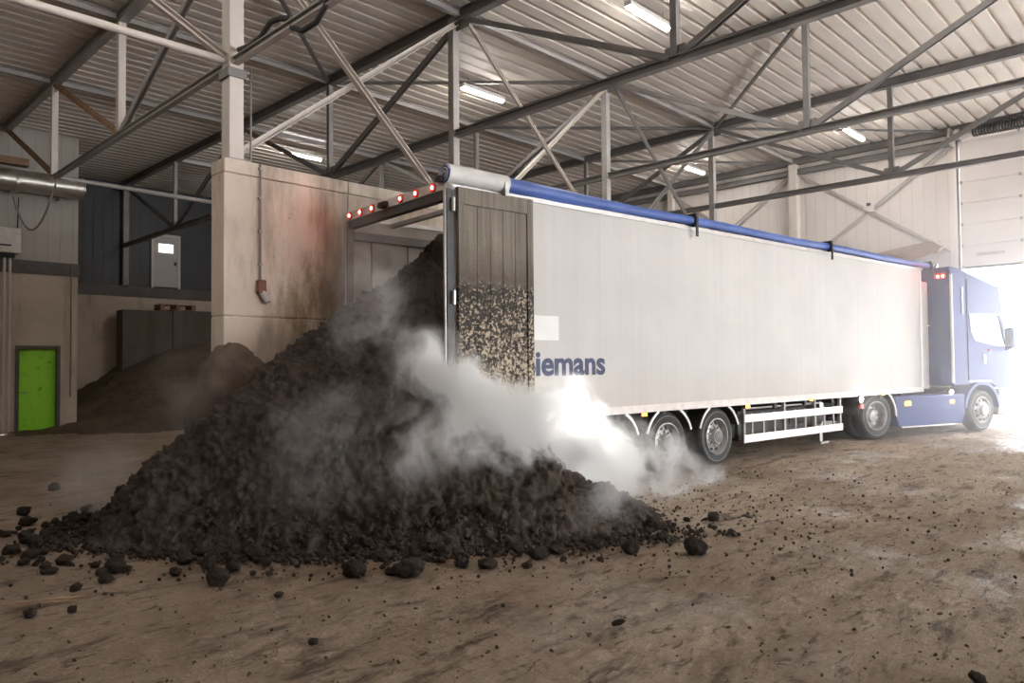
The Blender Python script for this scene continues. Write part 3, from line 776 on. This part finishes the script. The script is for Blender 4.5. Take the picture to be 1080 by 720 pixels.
# rear frame
MB().box(-.09,-.03,.85,.0,.05,3.86).build('rear_post', M['chassis'], tr)['label'] = 'dark hinge post beside the open door'
MB().box(-.105,-.012,.85,-.085,.03,3.86).build('post_edge', M['alu'], tr)
MB().box(-.09,WID-.08,.85,.0,WID+.03,3.86).build('rear_post', M['steel_dark'], tr)
MB().box(-.1,WID-.03,.85,-.085,WID+.0,3.86).build('post_edge', M['alu'], tr)
hd = MB().box(-.1,-.03,3.76,.02,WID+.03,3.88).build('rear_header', M['offwhite'], tr, bevel=.008)
MB().box(-.08,.02,3.65,.02,WID-.02,3.76).build('header_beam', M['chassis'], tr)
MB().box(.3,.05,3.62,.36,WID-.6,3.68).build('roof_bow', M['steel'], tr)
for y in (.24,.62,.98,1.72,2.05,2.36):
    lm = MB().tube((-.1,y,3.82),(-.118,y,3.82),.055,18).build('red_lamp', M['red_housing'], hd, 40)
    MB().tube((-.118,y,3.82),(-.126,y,3.82),.022,14).build('lens', M['red_lens'], lm, 40)
MB().box(-.17,1.3,3.78,-.1,1.46,3.84).box(-.2,1.34,3.76,-.1,1.42,3.8).build('rear_camera', M['black'], hd)
MB().box(-.16,.0,3.86,-.05,.12,3.92).build('latch_hook', M['black'], hd)
# open rear door folded along the side: framed panel, recessed middle with slats
dr = MB().box(.04,-.06,.97,1.22,-.025,3.8).build('rear_door', M['reardoor'], tr); dr['label'] = 'open rear door, its inner face caked with mud'
MB().box(.04,-.082,.97,.13,-.055,3.8).box(1.12,-.082,.97,1.22,-.055,3.8).box(.13,-.082,3.6,1.12,-.055,3.8).box(.13,-.082,.97,1.12,-.055,1.1).build('door_frame', M['reardoor'], dr, bevel=.006)
for k in range(4): MB().box(.33+k*.2,-.066,1.1,.336+k*.2,-.058,3.6).build('slat_seam', M['reardoor'], dr)
for z in (1.3,2.4,3.5): MB().tube((-.02,-.06,z),(-.02,-.06,z+.16),.025,12).build('hinge', M['alu'], dr, 40)
MB().tube((.98,-.1,.8),(.98,-.1,1.02),.012,8).build('lock_rod', M['alu'], dr)
# tarp roll
tp = MB(); prevr = None; rings = []; nseg = 80; ng = 20
for i in range(nseg+1):
    t = i/nseg; x = .78 + 13.35*t
    sag = -.018*math.sin(t*3*PI)**2; r = .105 - .03*sm(.0,.25,t) + .006*noise.noise((x*3,0,0)) - .01*sm(.7,1,t)
    for k in range(ng):
        a = 2*PI*k/ng; rr = r*(1+.06*noise.noise((x*2.5, math.cos(a)*1.5, math.sin(a)*1.5)))
        tp.v.append((x, .0+rr*math.cos(a), 3.945+sag+rr*.95*math.sin(a)))
for i in range(nseg):
    for k in range(ng): tp.f.append((i*ng+k, i*ng+(k+1)%ng, (i+1)*ng+(k+1)%ng, (i+1)*ng+k))
tp.f += [tuple(range(ng)), tuple(range(nseg*ng, nseg*ng+ng))]
tpo = tp.build('tarp_roll', M['tarp'], tr, 60); tpo['label'] = 'rolled blue tarpaulin along the top edge'
MB().tube((-.1,.0,3.95),(.82,.0,3.945),.118,24).build('roll_cover', M['tarp_grey'], tpo, 40)['label'] = 'pale grey cover over the rear of the roll'
sw = []
for k in range(60):
    a = k*.26; r = .015+.0016*k; sw.append((-.108, r*math.cos(a), 3.95+r*math.sin(a)))
MB().tube((-.095,0,3.95),(-.105,0,3.95),.118,24).build('roll_end', M['tarp'], tpo, 40)
MB().path(sw,.009,6).build('end_spiral', M['tarp_grey'], tpo, 60)
MB().box(.72,-.13,3.8,.78,.1,3.86).box(.72,-.13,3.78,.78,-.11,3.95).build('cover_bracket', M['alu'], tpo)
for s_ in (4.66, 9.02, 13.9):
    MB().box(s_-.025,-.1,3.84,.025+s_,.1,4.05).box(s_-.025,-.115,3.68,s_+.025,-.095,4.0).build('strap', M['black'], tpo)
MB().tube((13.9,-.05,3.97),(14.2,-.05,3.97),.035,12).tube((14.12,-.05,3.97),(14.2,-.05,3.97),.075,14).build('roll_axle', M['alu'], tpo, 40)
# lettering (the first letter half hidden by the open door)
cu = bpy.data.curves.new('lettering', 'FONT'); cu.body = 'Biemans'; cu.size = .45; cu.offset = .013; cu.extrude = .002; cu.resolution_u = 6
tmp = bpy.data.objects.new('tmp', cu); COL.objects.link(tmp); bpy.context.view_layer.update()
me = bpy.data.meshes.new_from_object(tmp.evaluated_get(bpy.context.evaluated_depsgraph_get())); bpy.data.objects.remove(tmp)
w_ = max(v.co.x for v in me.vertices)
for v in me.vertices: v.co = V3((1.03 + v.co.x*(1.58/w_), -.004 - v.co.z, 1.545 + v.co.y))
me.materials.clear(); me.materials.append(M['logo'])
o = bpy.data.objects.new('lettering', me); COL.objects.link(o); o.parent = tr; o['label'] = 'dark blue word on the white side'
# chassis
for y in (.78, 1.6): MB().ibeam((.6,y+.07,.78),(13.2,y+.07,.78),.16,.42,.02).build('chassis_rail', M['chassis'], tr)
for k in range(12): MB().box(.8+k*1.05,.06,.86,.88+k*1.05,WID-.06,.98).build('cross_member', M['chassis'], tr)
MB().box(-.05,.1,.5,.05,WID-.1,.62).box(.0,.75,.6,.08,.85,1.0).box(.0,1.65,.6,.08,1.75,1.0).build('rear_bumper', M['steel_dark'], tr)
# wheels
RW = .475
def wheel(parent, x, y, near=True, R=RW, width=.32, kind='trailer'):
    """near face of the tyre at local y; wheel extends away from it"""
    sg = 1 if near else -1
    prof = [(R*.6,.03),(R*.66,.012),(R*.8,.0),(R*.9,.012),(R*.965,.035),(R*.995,.07),(R,.12),(R,width-.12),(R*.995,width-.07),(R*.94,width-.02),(R*.8,width),(R*.6,width-.02)]
    t = MB().lathe((0,0,0), prof, 56).build('wheel', M['black'], parent, 40)
    t.location = (x, y, R); t.scale = (1, sg, 1)
    gr = MB()
    for yy in (.09,.13,.17,.21): gr.lathe((0,0,0), [(R-.002,yy),(R+.004,yy+.004),(R+.004,yy+.024),(R-.002,yy+.028)], 56)
    gr.build('tread', M['black'], t, 40)
    MB().lathe((0,0,0), [(R*.82,-.001),(R*.845,-.006),(R*.87,.002),(R*.84,.006)], 56).build('sidewall_ring', M['rim_dark'], t, 40)
    if kind == 'drive': rp = [(R*.62,.03),(R*.63,.0),(R*.6,-.002),(R*.57,.02),(R*.55,.1),(R*.5,.17),(R*.3,.19),(R*.26,.12),(R*.24,.1),(.001,.1),(.001,.2),(R*.6,.22)]
    elif kind == 'front': rp = [(R*.62,.03),(R*.63,.0),(R*.6,-.002),(R*.57,.02),(R*.53,.06),(R*.48,.03),(R*.36,.0),(R*.3,-.03),(R*.25,-.07),(R*.12,-.085),(.001,-.085),(.001,.12),(R*.6,.12)]
    else: rp = [(R*.62,.03),(R*.63,.0),(R*.6,-.002),(R*.57,.02),(R*.54,.07),(R*.5,.1),(R*.42,.075),(R*.3,.07),(R*.27,.02),(R*.24,-.02),(R*.1,-.025),(.001,-.025),(.001,.14),(R*.6,.14)]
    rim = MB().lathe((0,0,0), rp, 48).build('rim', M['rim'], t, 35)
    hl = MB(); bl = MB()
    yb_ = {'drive':.178,'front':.012,'trailer':.075}[kind]
    for k in range(10):
        a = 2*PI*k/10
        hl.tube((R*.455*math.cos(a),yb_-.012,R*.455*math.sin(a)),(R*.455*math.cos(a),yb_+.03,R*.455*math.sin(a)),R*.055,10)
        a += PI/10
        bl.tube((R*.34*math.cos(a),yb_-.045,R*.34*math.sin(a)),(R*.34*math.cos(a),yb_+.02,R*.34*math.sin(a)),R*.032,8)
    hl.build('hand_hole', M['chassis'], rim, 40); bl.build('wheel_bolt', M['alu'], rim, 40)
    MB().lathe((0,0,0), [(R*.2,-.03 if kind=='trailer' else yb_-.09),(R*.2,yb_),(.001,yb_),(.001,-.04 if kind=='trailer' else yb_-.1)], 24).build('hub_cap', M['rim_dark'] if kind=='trailer' else M['rim'], rim, 40)
    return t
def flatten(t):
    # rim and tread pieces sit directly under the tyre; deeper pieces move up one level so that thing > part > sub-part holds
    for ch in kids(t):
        for g in kids(ch):
            g.parent = t
for s_ in (2.77, 4.03, 5.32):
    flatten(wheel(tr, s_, .04)); flatten(wheel(tr, s_, WID-.04, False))
    MB().tube((s_,.3,RW),(s_,WID-.3,RW),.07,12).build('axle', M['chassis'], tr, 40)
    for y0 in (.0, WID-.42):
        a0 = 18
        arc = lambda a, r: (s_ + r*math.cos(math.radians(a)), RW + r*math.sin(math.radians(a))*.98)
        pg = [arc(a, .56) for a in range(a0, 181-a0, 6)] + [arc(a, .535) for a in range(180-a0, a0-1, -6)]
        mg = MB().prism([(x, min(z, .985)) for x, z in pg], y0, y0+.42).build('mudguard', M['chassis'], tr, 30)
        for lo, hi in ((a0, 62), (118, 180-a0)):
            e_ = [arc(a, .575) for a in range(lo, hi+1, 4)] + [arc(a, .535) for a in range(hi, lo-1, -4)]
            MB().prism([(x, min(z, .985)) for x, z in e_], y0-.012, y0+.012).build('edge_trim', M['alu'], mg, 30)
MB().box(1.9,.35,.35,6.3,.6,.9).build('suspension_skirt', M['black'], tr)
MB().box(1.9,.62,.3,6.3,.68,.98).build('axle_backing', M['chassis'], tr)
# side guard
sg_ = MB().box(6.07,.01,.655,9.55,.045,.79).build('guard_rail', M['white'], tr, bevel=.008); sg_['label'] = 'upper white rail of the side guard'
MB().box(6.06,.01,.31,9.55,.045,.445).build('guard_rail', M['white'], tr, bevel=.008)['label'] = 'lower white rail of the side guard'
for k in range(9):
    x = 6.35 + k*.36; MB().box(x,.05,.33,x+.04,.075,.8).build('guard_slat', M['steel'], tr)
for x in (6.1, 7.4, 8.5, 9.5): MB().box(x,.045,.3,x+.05,.1,1.0).build('guard_post', M['steel'], tr)
MB().tube((6.2,.12,.88),(8.9,.12,.88),.018,8).build('air_line', M['steel'], tr)
MB().box(6.3,.3,.3,8.6,.85,.82).build('tool_box', M['chassis'], tr, bevel=.03)
MB().tube((8.0,.5,.58),(9.3,.5,.58),.22,18).build('air_tank', M['chassis'], tr, 40)
for y in (.42, WID-.5):
    lg = MB().box(9.28,y-.07,.28,9.42,y+.07,1.0).box(9.3,y-.05,.08,9.4,y+.05,.3).build('landing_leg', M['alu'], tr)
    MB().box(9.2,y-.13,.04,9.5,y+.13,.08).build('foot', M['steel'], lg)
MB().box(9.0,.35,.36,9.9,.5,.46).build('spare_carrier', M['steel_dark'], tr)
for s_, z in ((3.42,.93), (6.12,.93), (8.25,.965), (.0+11.3,.97)):
    a = MB().box(s_-.07,-.02,z-.03,s_+.07,.02,z+.03).build('marker_light', M['chassis'], tr)
    MB().box(s_-.05,-.032,z-.02,s_+.05,-.019,z+.02).build('amber_lens', M['amber'], a)
MB().box(10.28,-.02,.7,10.4,.03,.8).build('side_reflector', M['red_housing'], tr)
WL = []
for s_, z, yy in ((10.15,.9,-.08), (1.95,.84,-.075)):
    a = MB().box(s_-.07,yy,z-.05,s_+.07,yy+.09,z+.05).tube((s_,yy+.05,z+.05),(s_,yy+.05,z+.1),.015,8).build('work_lamp', M['chassis'], tr, bevel=.01)
    if s_ > 5: MB().tube((s_,yy+.002,z),(s_,yy-.008,z),.055,16).build('lamp_lens', M['lamp_white'], a, 40)
    else: MB().tube((s_-.068,yy+.045,z-.0),(s_-.08,yy+.03,z-.004),.045,16).build('lamp_lens', M['lamp_rear'], a, 40)

# ------------------------------------------------------------------ tractor (local: x forward, y to its left, z up; near wheels at y=0)
TO = V3((16.92,5.52,0)); TH = math.atan2(-.346,.938)
tc = empty('tractor_unit', TO, TH, 'blue tractor unit with tall cab at the bright open door', 'truck')
WB = 3.68; CW = 2.44; RT = .5
flatten(wheel(tc, .02, 0, True, RT, .3, 'drive')); flatten(wheel(tc, .02, CW, False, RT, .3, 'drive'))
flatten(wheel(tc, .02, .33, True, RT, .27, 'drive')); flatten(wheel(tc, .02, CW-.33, False, RT, .27, 'drive'))
flatten(wheel(tc, WB, .02, True, RT, .3, 'front')); flatten(wheel(tc, WB, CW-.02, False, RT, .3, 'front'))
MB().tube((.02,.3,RT),(.02,CW-.3,RT),.1,12).tube((WB,.3,RT),(WB,CW-.3,RT),.07,12).build('axle', M['chassis'], tc, 40)
for y in (.8, 1.5): MB().ibeam((-.85,y+.07,.76),(4.6,y+.07,.76),.1,.26,.014).build('chassis_rail', M['chassis'], tc)
MB().lathe((0,0,0), [(.5,.0),(.5,.07),(.02,.07),(.02,.0)], 32).build('fifth_wheel', M['steel_dark'], tc, 40).matrix_local = Matrix.Translation((.55,CW/2,.94)) @ Matrix.Rotation(PI/2, 4, 'X')
MB().box(.1,.85,.85,1.9,1.6,.9).build('catwalk', M['steel_dark'], tc)
# drive mudguard and side fairing
arc = lambda a, r: (.02 + r*math.cos(math.radians(a)), RT + r*math.sin(math.radians(a)))
for y0, y1 in ((-.01,.62),(CW-.62,CW+.01)):
    pg = [arc(a,.6) for a in range(-4,178,7)] + [arc(a,.575) for a in range(177,-5,-7)]
    mg = MB().prism(pg, y0, y1).build('mudguard', M['chassis'], tc, 30)
    MB().prism([arc(a,.61) for a in range(-4,90,5)] + [arc(a,.57) for a in range(90,-5,-5)], y0-.012, y0+.015).build('edge_trim', M['alu'], mg, 30)
fp = [(.66,.9),(.64,.5),(.76,.22),(2.94,.22),(3.05,.45),(3.05,.9)]
for y0, y1, lab in ((.02,.5,'near'),(CW-.5,CW-.02,'far')):
    sk = MB().prism(fp, y0, y1).build('side_skirt', M['blue'], tc, bevel=.035)
    if y0 < 1:
        MB().box(.95,-.005,.69,1.12,.03,.78).build('orange_lamp', M['amber'], sk)
        MB().box(1.0,.012,.55,2.75,.03,.575).build('crease', M['blue'], sk, bevel=.005)
        MB().box(2.5,-.002,.7,2.62,.03,.77).build('side_marker', M['amber'], sk)
        MB().box(.85,.03,.2,2.7,.4,.25).build('lower_lip', M['alu'], sk)
# cab shell: two pierced sides, roof, back, front
def cab_side(y0, y1):
    m = MB()
    m.prism([(2.42,1.12),(2.98,1.12),(2.98,3.5),(2.42,3.66)], y0, y1)                              # rear quarter
    m.prism([(2.98,1.12),(3.72,1.12),(3.95,1.02),(4.36,1.02),(4.36,2.02),(4.0,2.0),(3.2,2.12),(2.98,2.24)], y0, y1)   # door under the window
    m.prism([(2.98,2.24),(3.2,2.12),(3.09,2.3),(3.04,2.68),(2.98,2.68)], y0, y1)
    m.prism([(2.98,2.68),(4.12,2.68),(4.02,3.36),(2.98,3.5)], y0, y1)                               # above the window
    m.prism([(4.04,2.68),(4.12,2.68),(4.36,2.02),(4.25,2.01)], y0, y1)                              # windscreen pillar
    return m
for y0, y1 in ((.05,.1),(CW-.1,CW-.05)):
    sd_ = cab_side(y0, y1).build('cab_side', M['blue'], tc)
    yy = .075 if y0 < 1 else CW-.075
    MB().prism([(3.2,2.12),(4.0,2.0),(4.25,2.01),(4.04,2.68),(3.04,2.68),(3.09,2.3)], yy-.004, yy+.004).build('window_pane', M['glass'], sd_)
    if y0 < 1:
        MB().box(2.94,.035,1.2,2.965,.055,3.48).build('door_gap', M['chassis'], sd_)
        MB().box(2.99,.04,1.16,3.7,.055,1.19).box(3.46,.03,1.58,3.52,.055,1.78).build('door_handle', M['alu'], sd_)
        MB().path([(3.2,.045,2.1),(3.08,.045,2.3),(3.02,.045,2.7),(4.06,.045,2.7)],.014,6).path([(3.2,.045,2.1),(4.0,.045,1.98),(4.27,.045,1.99)],.014,6).build('window_seal', M['alu'], sd_, 60)
        MB().box(3.62,.02,1.86,3.72,.06,1.9).build('indicator', M['red_housing'], sd_)
MB().box(2.42,.07,1.12,2.47,CW-.07,3.66).build('cab_back', M['blue'], tc)
MB().prism([(2.42,3.62),(3.0,3.47),(4.0,3.33),(4.08,3.36),(3.0,3.66),(2.7,3.74),(2.42,3.76)], .08, CW-.08).build('roof_fairing', M['blue'], tc, 30, bevel=.04)
MB().prism([(4.0,3.36),(4.08,3.36),(4.2,2.68),(4.12,2.68)], .07, CW-.07).build('windscreen_header', M['blue'], tc)
MB().prism([(4.12,2.7),(4.15,2.7),(4.42,1.95),(4.39,1.95)], .1, CW-.1).build('windscreen', M['glass'], tc)
MB().prism([(4.36,1.0),(4.5,1.0),(4.48,1.95),(4.36,2.0)], .12, CW-.12).build('front_grille', M['blue'], tc, bevel=.04)
MB().prism([(3.92,.36),(4.52,.3),(4.6,.5),(4.56,.98),(4.0,.98)], .06, CW-.06).build('front_bumper', M['steel_dark'], tc, bevel=.04)
MB().box(2.5,.1,1.1,4.36,CW-.1,1.16).build('cab_floor', M['chassis'], tc)
MB().box(2.42,.02,1.1,2.66,.05,3.6).build('side_deflector', M['blue'], tc, bevel=.01)
MB().box(2.4,.0,1.15,2.43,.05,3.58).build('deflector_highlight', M['white'], tc)  # white strip paints the highlight along the deflector's rear edge
for x in (2.62,2.8): MB().box(x-.025,.028,2.7,x+.0,.05,3.3).build('fairing_seam', M['alu'], tc)
# front wheel arch and steps
aw = [(WB+.6*math.cos(math.radians(a)), RT+.6*math.sin(math.radians(a))) for a in range(5,176,8)] + [(WB+.68*math.cos(math.radians(a)), RT+.68*math.sin(math.radians(a))) for a in range(175,4,-8)]
MB().prism(aw, .0, .5).build('wheel_arch', M['blue'], tc, 30); MB().prism(aw, CW-.5, CW).build('wheel_arch', M['blue'], tc, 30)
# mirrors
for y, dy in ((-.2,1),(CW+.0,1)):
    mr = MB().box(4.12,y,1.92,4.28,y+.2,2.4).build('mirror', M['blue'], tc, bevel=.04)
    MB().path([(4.2,.1 if y < 1 else CW-.1,2.55),(4.2,y+.1,2.5),(4.2,y+.1,2.38)],.02,8).path([(4.25,.1 if y < 1 else CW-.1,1.9),(4.2,y+.1,1.9),(4.2,y+.1,1.95)],.02,8).build('mirror_arm', M['chassis'], mr, 60)
    MB().box(4.11,y+.03,1.96,4.122,y+.17,2.36).build('mirror_glass', M['alu'], mr)
# roof horns / beacons, red lamps high on the cab back
for y in (.6, 1.0): MB().tube((3.5,y,3.55),(3.5,y,3.68),.05,12).build('roof_beacon', M['galv'], tc, 40)
rl = MB().box(2.395,.14,3.5,2.425,.42,3.62).build('red_lamp', M['red_housing'], tc)
for y in (.2,.32): MB().tube((2.395,y,3.55),(2.385,y,3.55),.03,12).build('lens', M['red_lens'], rl, 40)
a = MB().box(2.28,.03,.9,2.42,.12,1.0).build('work_lamp', M['chassis'], tc, bevel=.01)
MB().tube((2.35,.032,.95),(2.35,.02,.95),.042,16).build('lamp_lens', M['lamp_white'], a, 40)

CABN = ('cab_', 'roof_', 'windscreen', 'front_', 'side_deflector', 'deflector', 'fairing', 'mirror', 'red_lamp', 'work_lamp')
def cab_fit(o):
    for v in o.data.vertices:
        v.co.x = 2.65 + (v.co.x-2.42)*1.12
        if v.co.z > 1: v.co.z = 1 + (v.co.z-1)*1.045
    for c in kids(o): cab_fit(c)
for o in kids(tc):
    if o.name.startswith(CABN): cab_fit(o)

# ------------------------------------------------------------------ steam
def blob_steam(name, blobs, box, dens, nscale, label, step=.5, col=(.93,.93,.95), thr=(.4,.66), aniso=.2):
    """density = noise-broken sum of soft ellipsoids, all in metres of the hall"""
    m = bpy.data.materials.new(name); m.use_nodes = True; nt = m.node_tree; N, L = nt.nodes, nt.links
    N.remove(N['Principled BSDF']); out = N['Material Output']
    v = coords(N, L); total = None
    warp = N.new('ShaderNodeTexNoise'); warp.inputs['Scale'].default_value = .9; warp.inputs['Detail'].default_value = 3; L.new(v, warp.inputs['Vector'])
    w1 = N.new('ShaderNodeVectorMath'); w1.operation = 'SUBTRACT'; L.new(warp.outputs['Color'], w1.inputs[0]); w1.inputs[1].default_value = (.5,.5,.5)
    w2 = N.new('ShaderNodeVectorMath'); w2.operation = 'SCALE'; L.new(w1.outputs[0], w2.inputs[0]); w2.inputs['Scale'].default_value = 1.3
    w3 = N.new('ShaderNodeVectorMath'); w3.operation = 'ADD'; L.new(v, w3.inputs[0]); L.new(w2.outputs[0], w3.inputs[1])
    for (cx, cy, cz, rx, ry, rz, k) in blobs:
        sb = N.new('ShaderNodeVectorMath'); sb.operation = 'SUBTRACT'; L.new(w3.outputs[0], sb.inputs[0]); sb.inputs[1].default_value = (cx,cy,cz)
        dv = N.new('ShaderNodeVectorMath'); dv.operation = 'DIVIDE'; L.new(sb.outputs[0], dv.inputs[0]); dv.inputs[1].default_value = (rx,ry,rz)
        ln = N.new('ShaderNodeVectorMath'); ln.operation = 'LENGTH'; L.new(dv.outputs[0], ln.inputs[0])
        mr = N.new('ShaderNodeMapRange'); mr.interpolation_type = 'SMOOTHSTEP'
        for i_, q in enumerate((1.0, 0.0, 0.0, k)): mr.inputs[i_+1].default_value = q
        L.new(ln.outputs['Value'], mr.inputs[0])
        total = mr.outputs[0] if total is None else math_n(N, L, 'ADD', total, mr.outputs[0])
    nz_ = tex(N, L, w3.outputs[0], nscale, 7, .62, .6)
    mr = N.new('ShaderNodeMapRange'); mr.interpolation_type = 'SMOOTHSTEP'; L.new(nz_, mr.inputs[0])
    mr.inputs[1].default_value, mr.inputs[2].default_value, mr.inputs[3].default_value, mr.inputs[4].default_value = thr[0], thr[1], 0., 1.
    d = math_n(N, L, 'MULTIPLY', math_n(N, L, 'MULTIPLY', total, mr.outputs[0]), dens)
    pv = N.new('ShaderNodeVolumeScatter'); pv.inputs['Color'].default_value = (*col, 1); pv.inputs['Anisotropy'].default_value = aniso
    L.new(d, pv.inputs['Density']); L.new(pv.outputs[0], out.inputs['Volume'])
    m.cycles.volume_step_rate = step
    o = MB().box(*box).build(name, m); tag(o, label, 'steam', None, 'stuff')
    return o
def hp_pt(s, n, z): x, y = tw(s, n); return (x, y, z)
B1 = [(*hp_pt(1.0,-1.0,.7), .85,.65,.65, 1.6), (*hp_pt(.2,-1.15,.88), .8,.6,.65, 2.0), (*hp_pt(-.4,-1.0,1.2), .7,.55,.6, 1.9), (*hp_pt(-.7,-.6,1.6), .6,.5,.55, .8),
      (*hp_pt(-1.1,-.1,2.1), .7,.6,.8, .09), (*hp_pt(-.7,.8,2.9), .7,.6,.7, .08), (*hp_pt(-1.8,-.6,.95), .9,.7,.7, .07), (*hp_pt(-1.1,-1.1,.9), .65,.55,.55, .2), (*hp_pt(.6,-2.1,.25), .9,.4,.3, .22),
      (*hp_pt(1.9,-.65,.5), 1.0,.5,.65, .9), (*hp_pt(2.7,-.85,.3), .9,.5,.45, .45), (*hp_pt(1.2,-.5,1.0), .8,.45,.5, .5), (*hp_pt(3.4,-.95,.15), .8,.4,.3, .3), (*hp_pt(-.1,2.0,3.1), .5,.6,.6, .12), (*hp_pt(1.35,-2.35,.35), .25,.25,.3, .35)]
blob_steam('steam_plume', B1, (2.6,3.6,.0,10.6,9.3,4.2), 11, 2.3, 'white steam rising from the compost heap beside the rear wheels', .45, (.96,.96,.965), (.41,.62), .1)
B2 = [(3.1,9.9,.4,1.0,.9,.6,.7),(3.6,8.3,1.2,1.0,.8,1.2,.22)]
blob_steam('steam_wisp', B2, (1.6,7.4,.0,4.2,11,2.4), 2.2, 1.3, 'thin steam over the left foot of the heap', 1.0, thr=(.38,.7))

# ------------------------------------------------------------------ haze near the door (dust and steam lit by daylight)
def haze(name, box, dens, label):
    m = bpy.data.materials.new(name); m.use_nodes = True; N, L = m.node_tree.nodes, m.node_tree.links
    N.remove(N['Principled BSDF'])
    pv = N.new('ShaderNodeVolumeScatter'); pv.inputs['Color'].default_value = (.97,.97,.98,1); pv.inputs['Density'].default_value = dens; pv.inputs['Anisotropy'].default_value = .35
    L.new(pv.outputs[0], N['Material Output'].inputs['Volume'])
    o = MB().box(*box).build(name, m); return tag(o, label, 'haze', None, 'stuff')
haze('dust_haze', (15.2,.3,.01,22.3,7.6,5.2), .05, 'pale dusty haze around the cab in the bright doorway')

# ------------------------------------------------------------------ world and light
wd = bpy.data.worlds.new('overcast_sky'); S.world = wd; wd.use_nodes = True
N, L = wd.node_tree.nodes, wd.node_tree.links
bg = N['Background']; bg.inputs['Color'].default_value = (.94,.97,1.0,1); bg.inputs['Strength'].default_value = 9
S.view_settings.view_transform = 'Standard'; S.view_settings.look = 'None'; S.view_settings.gamma = 1; S.view_settings.exposure = .6
S.view_settings.use_curve_mapping = False
S.cycles.use_denoising = True
try: S.cycles.denoiser = 'OPENIMAGEDENOISE'
except Exception: pass
S.cycles.max_bounces = 8; S.cycles.diffuse_bounces = 4; S.cycles.volume_bounces = 3; S.cycles.transparent_max_bounces = 8
S.cycles.sample_clamp_indirect = 6
S.cycles.caustics_reflective = False; S.cycles.caustics_refractive = False
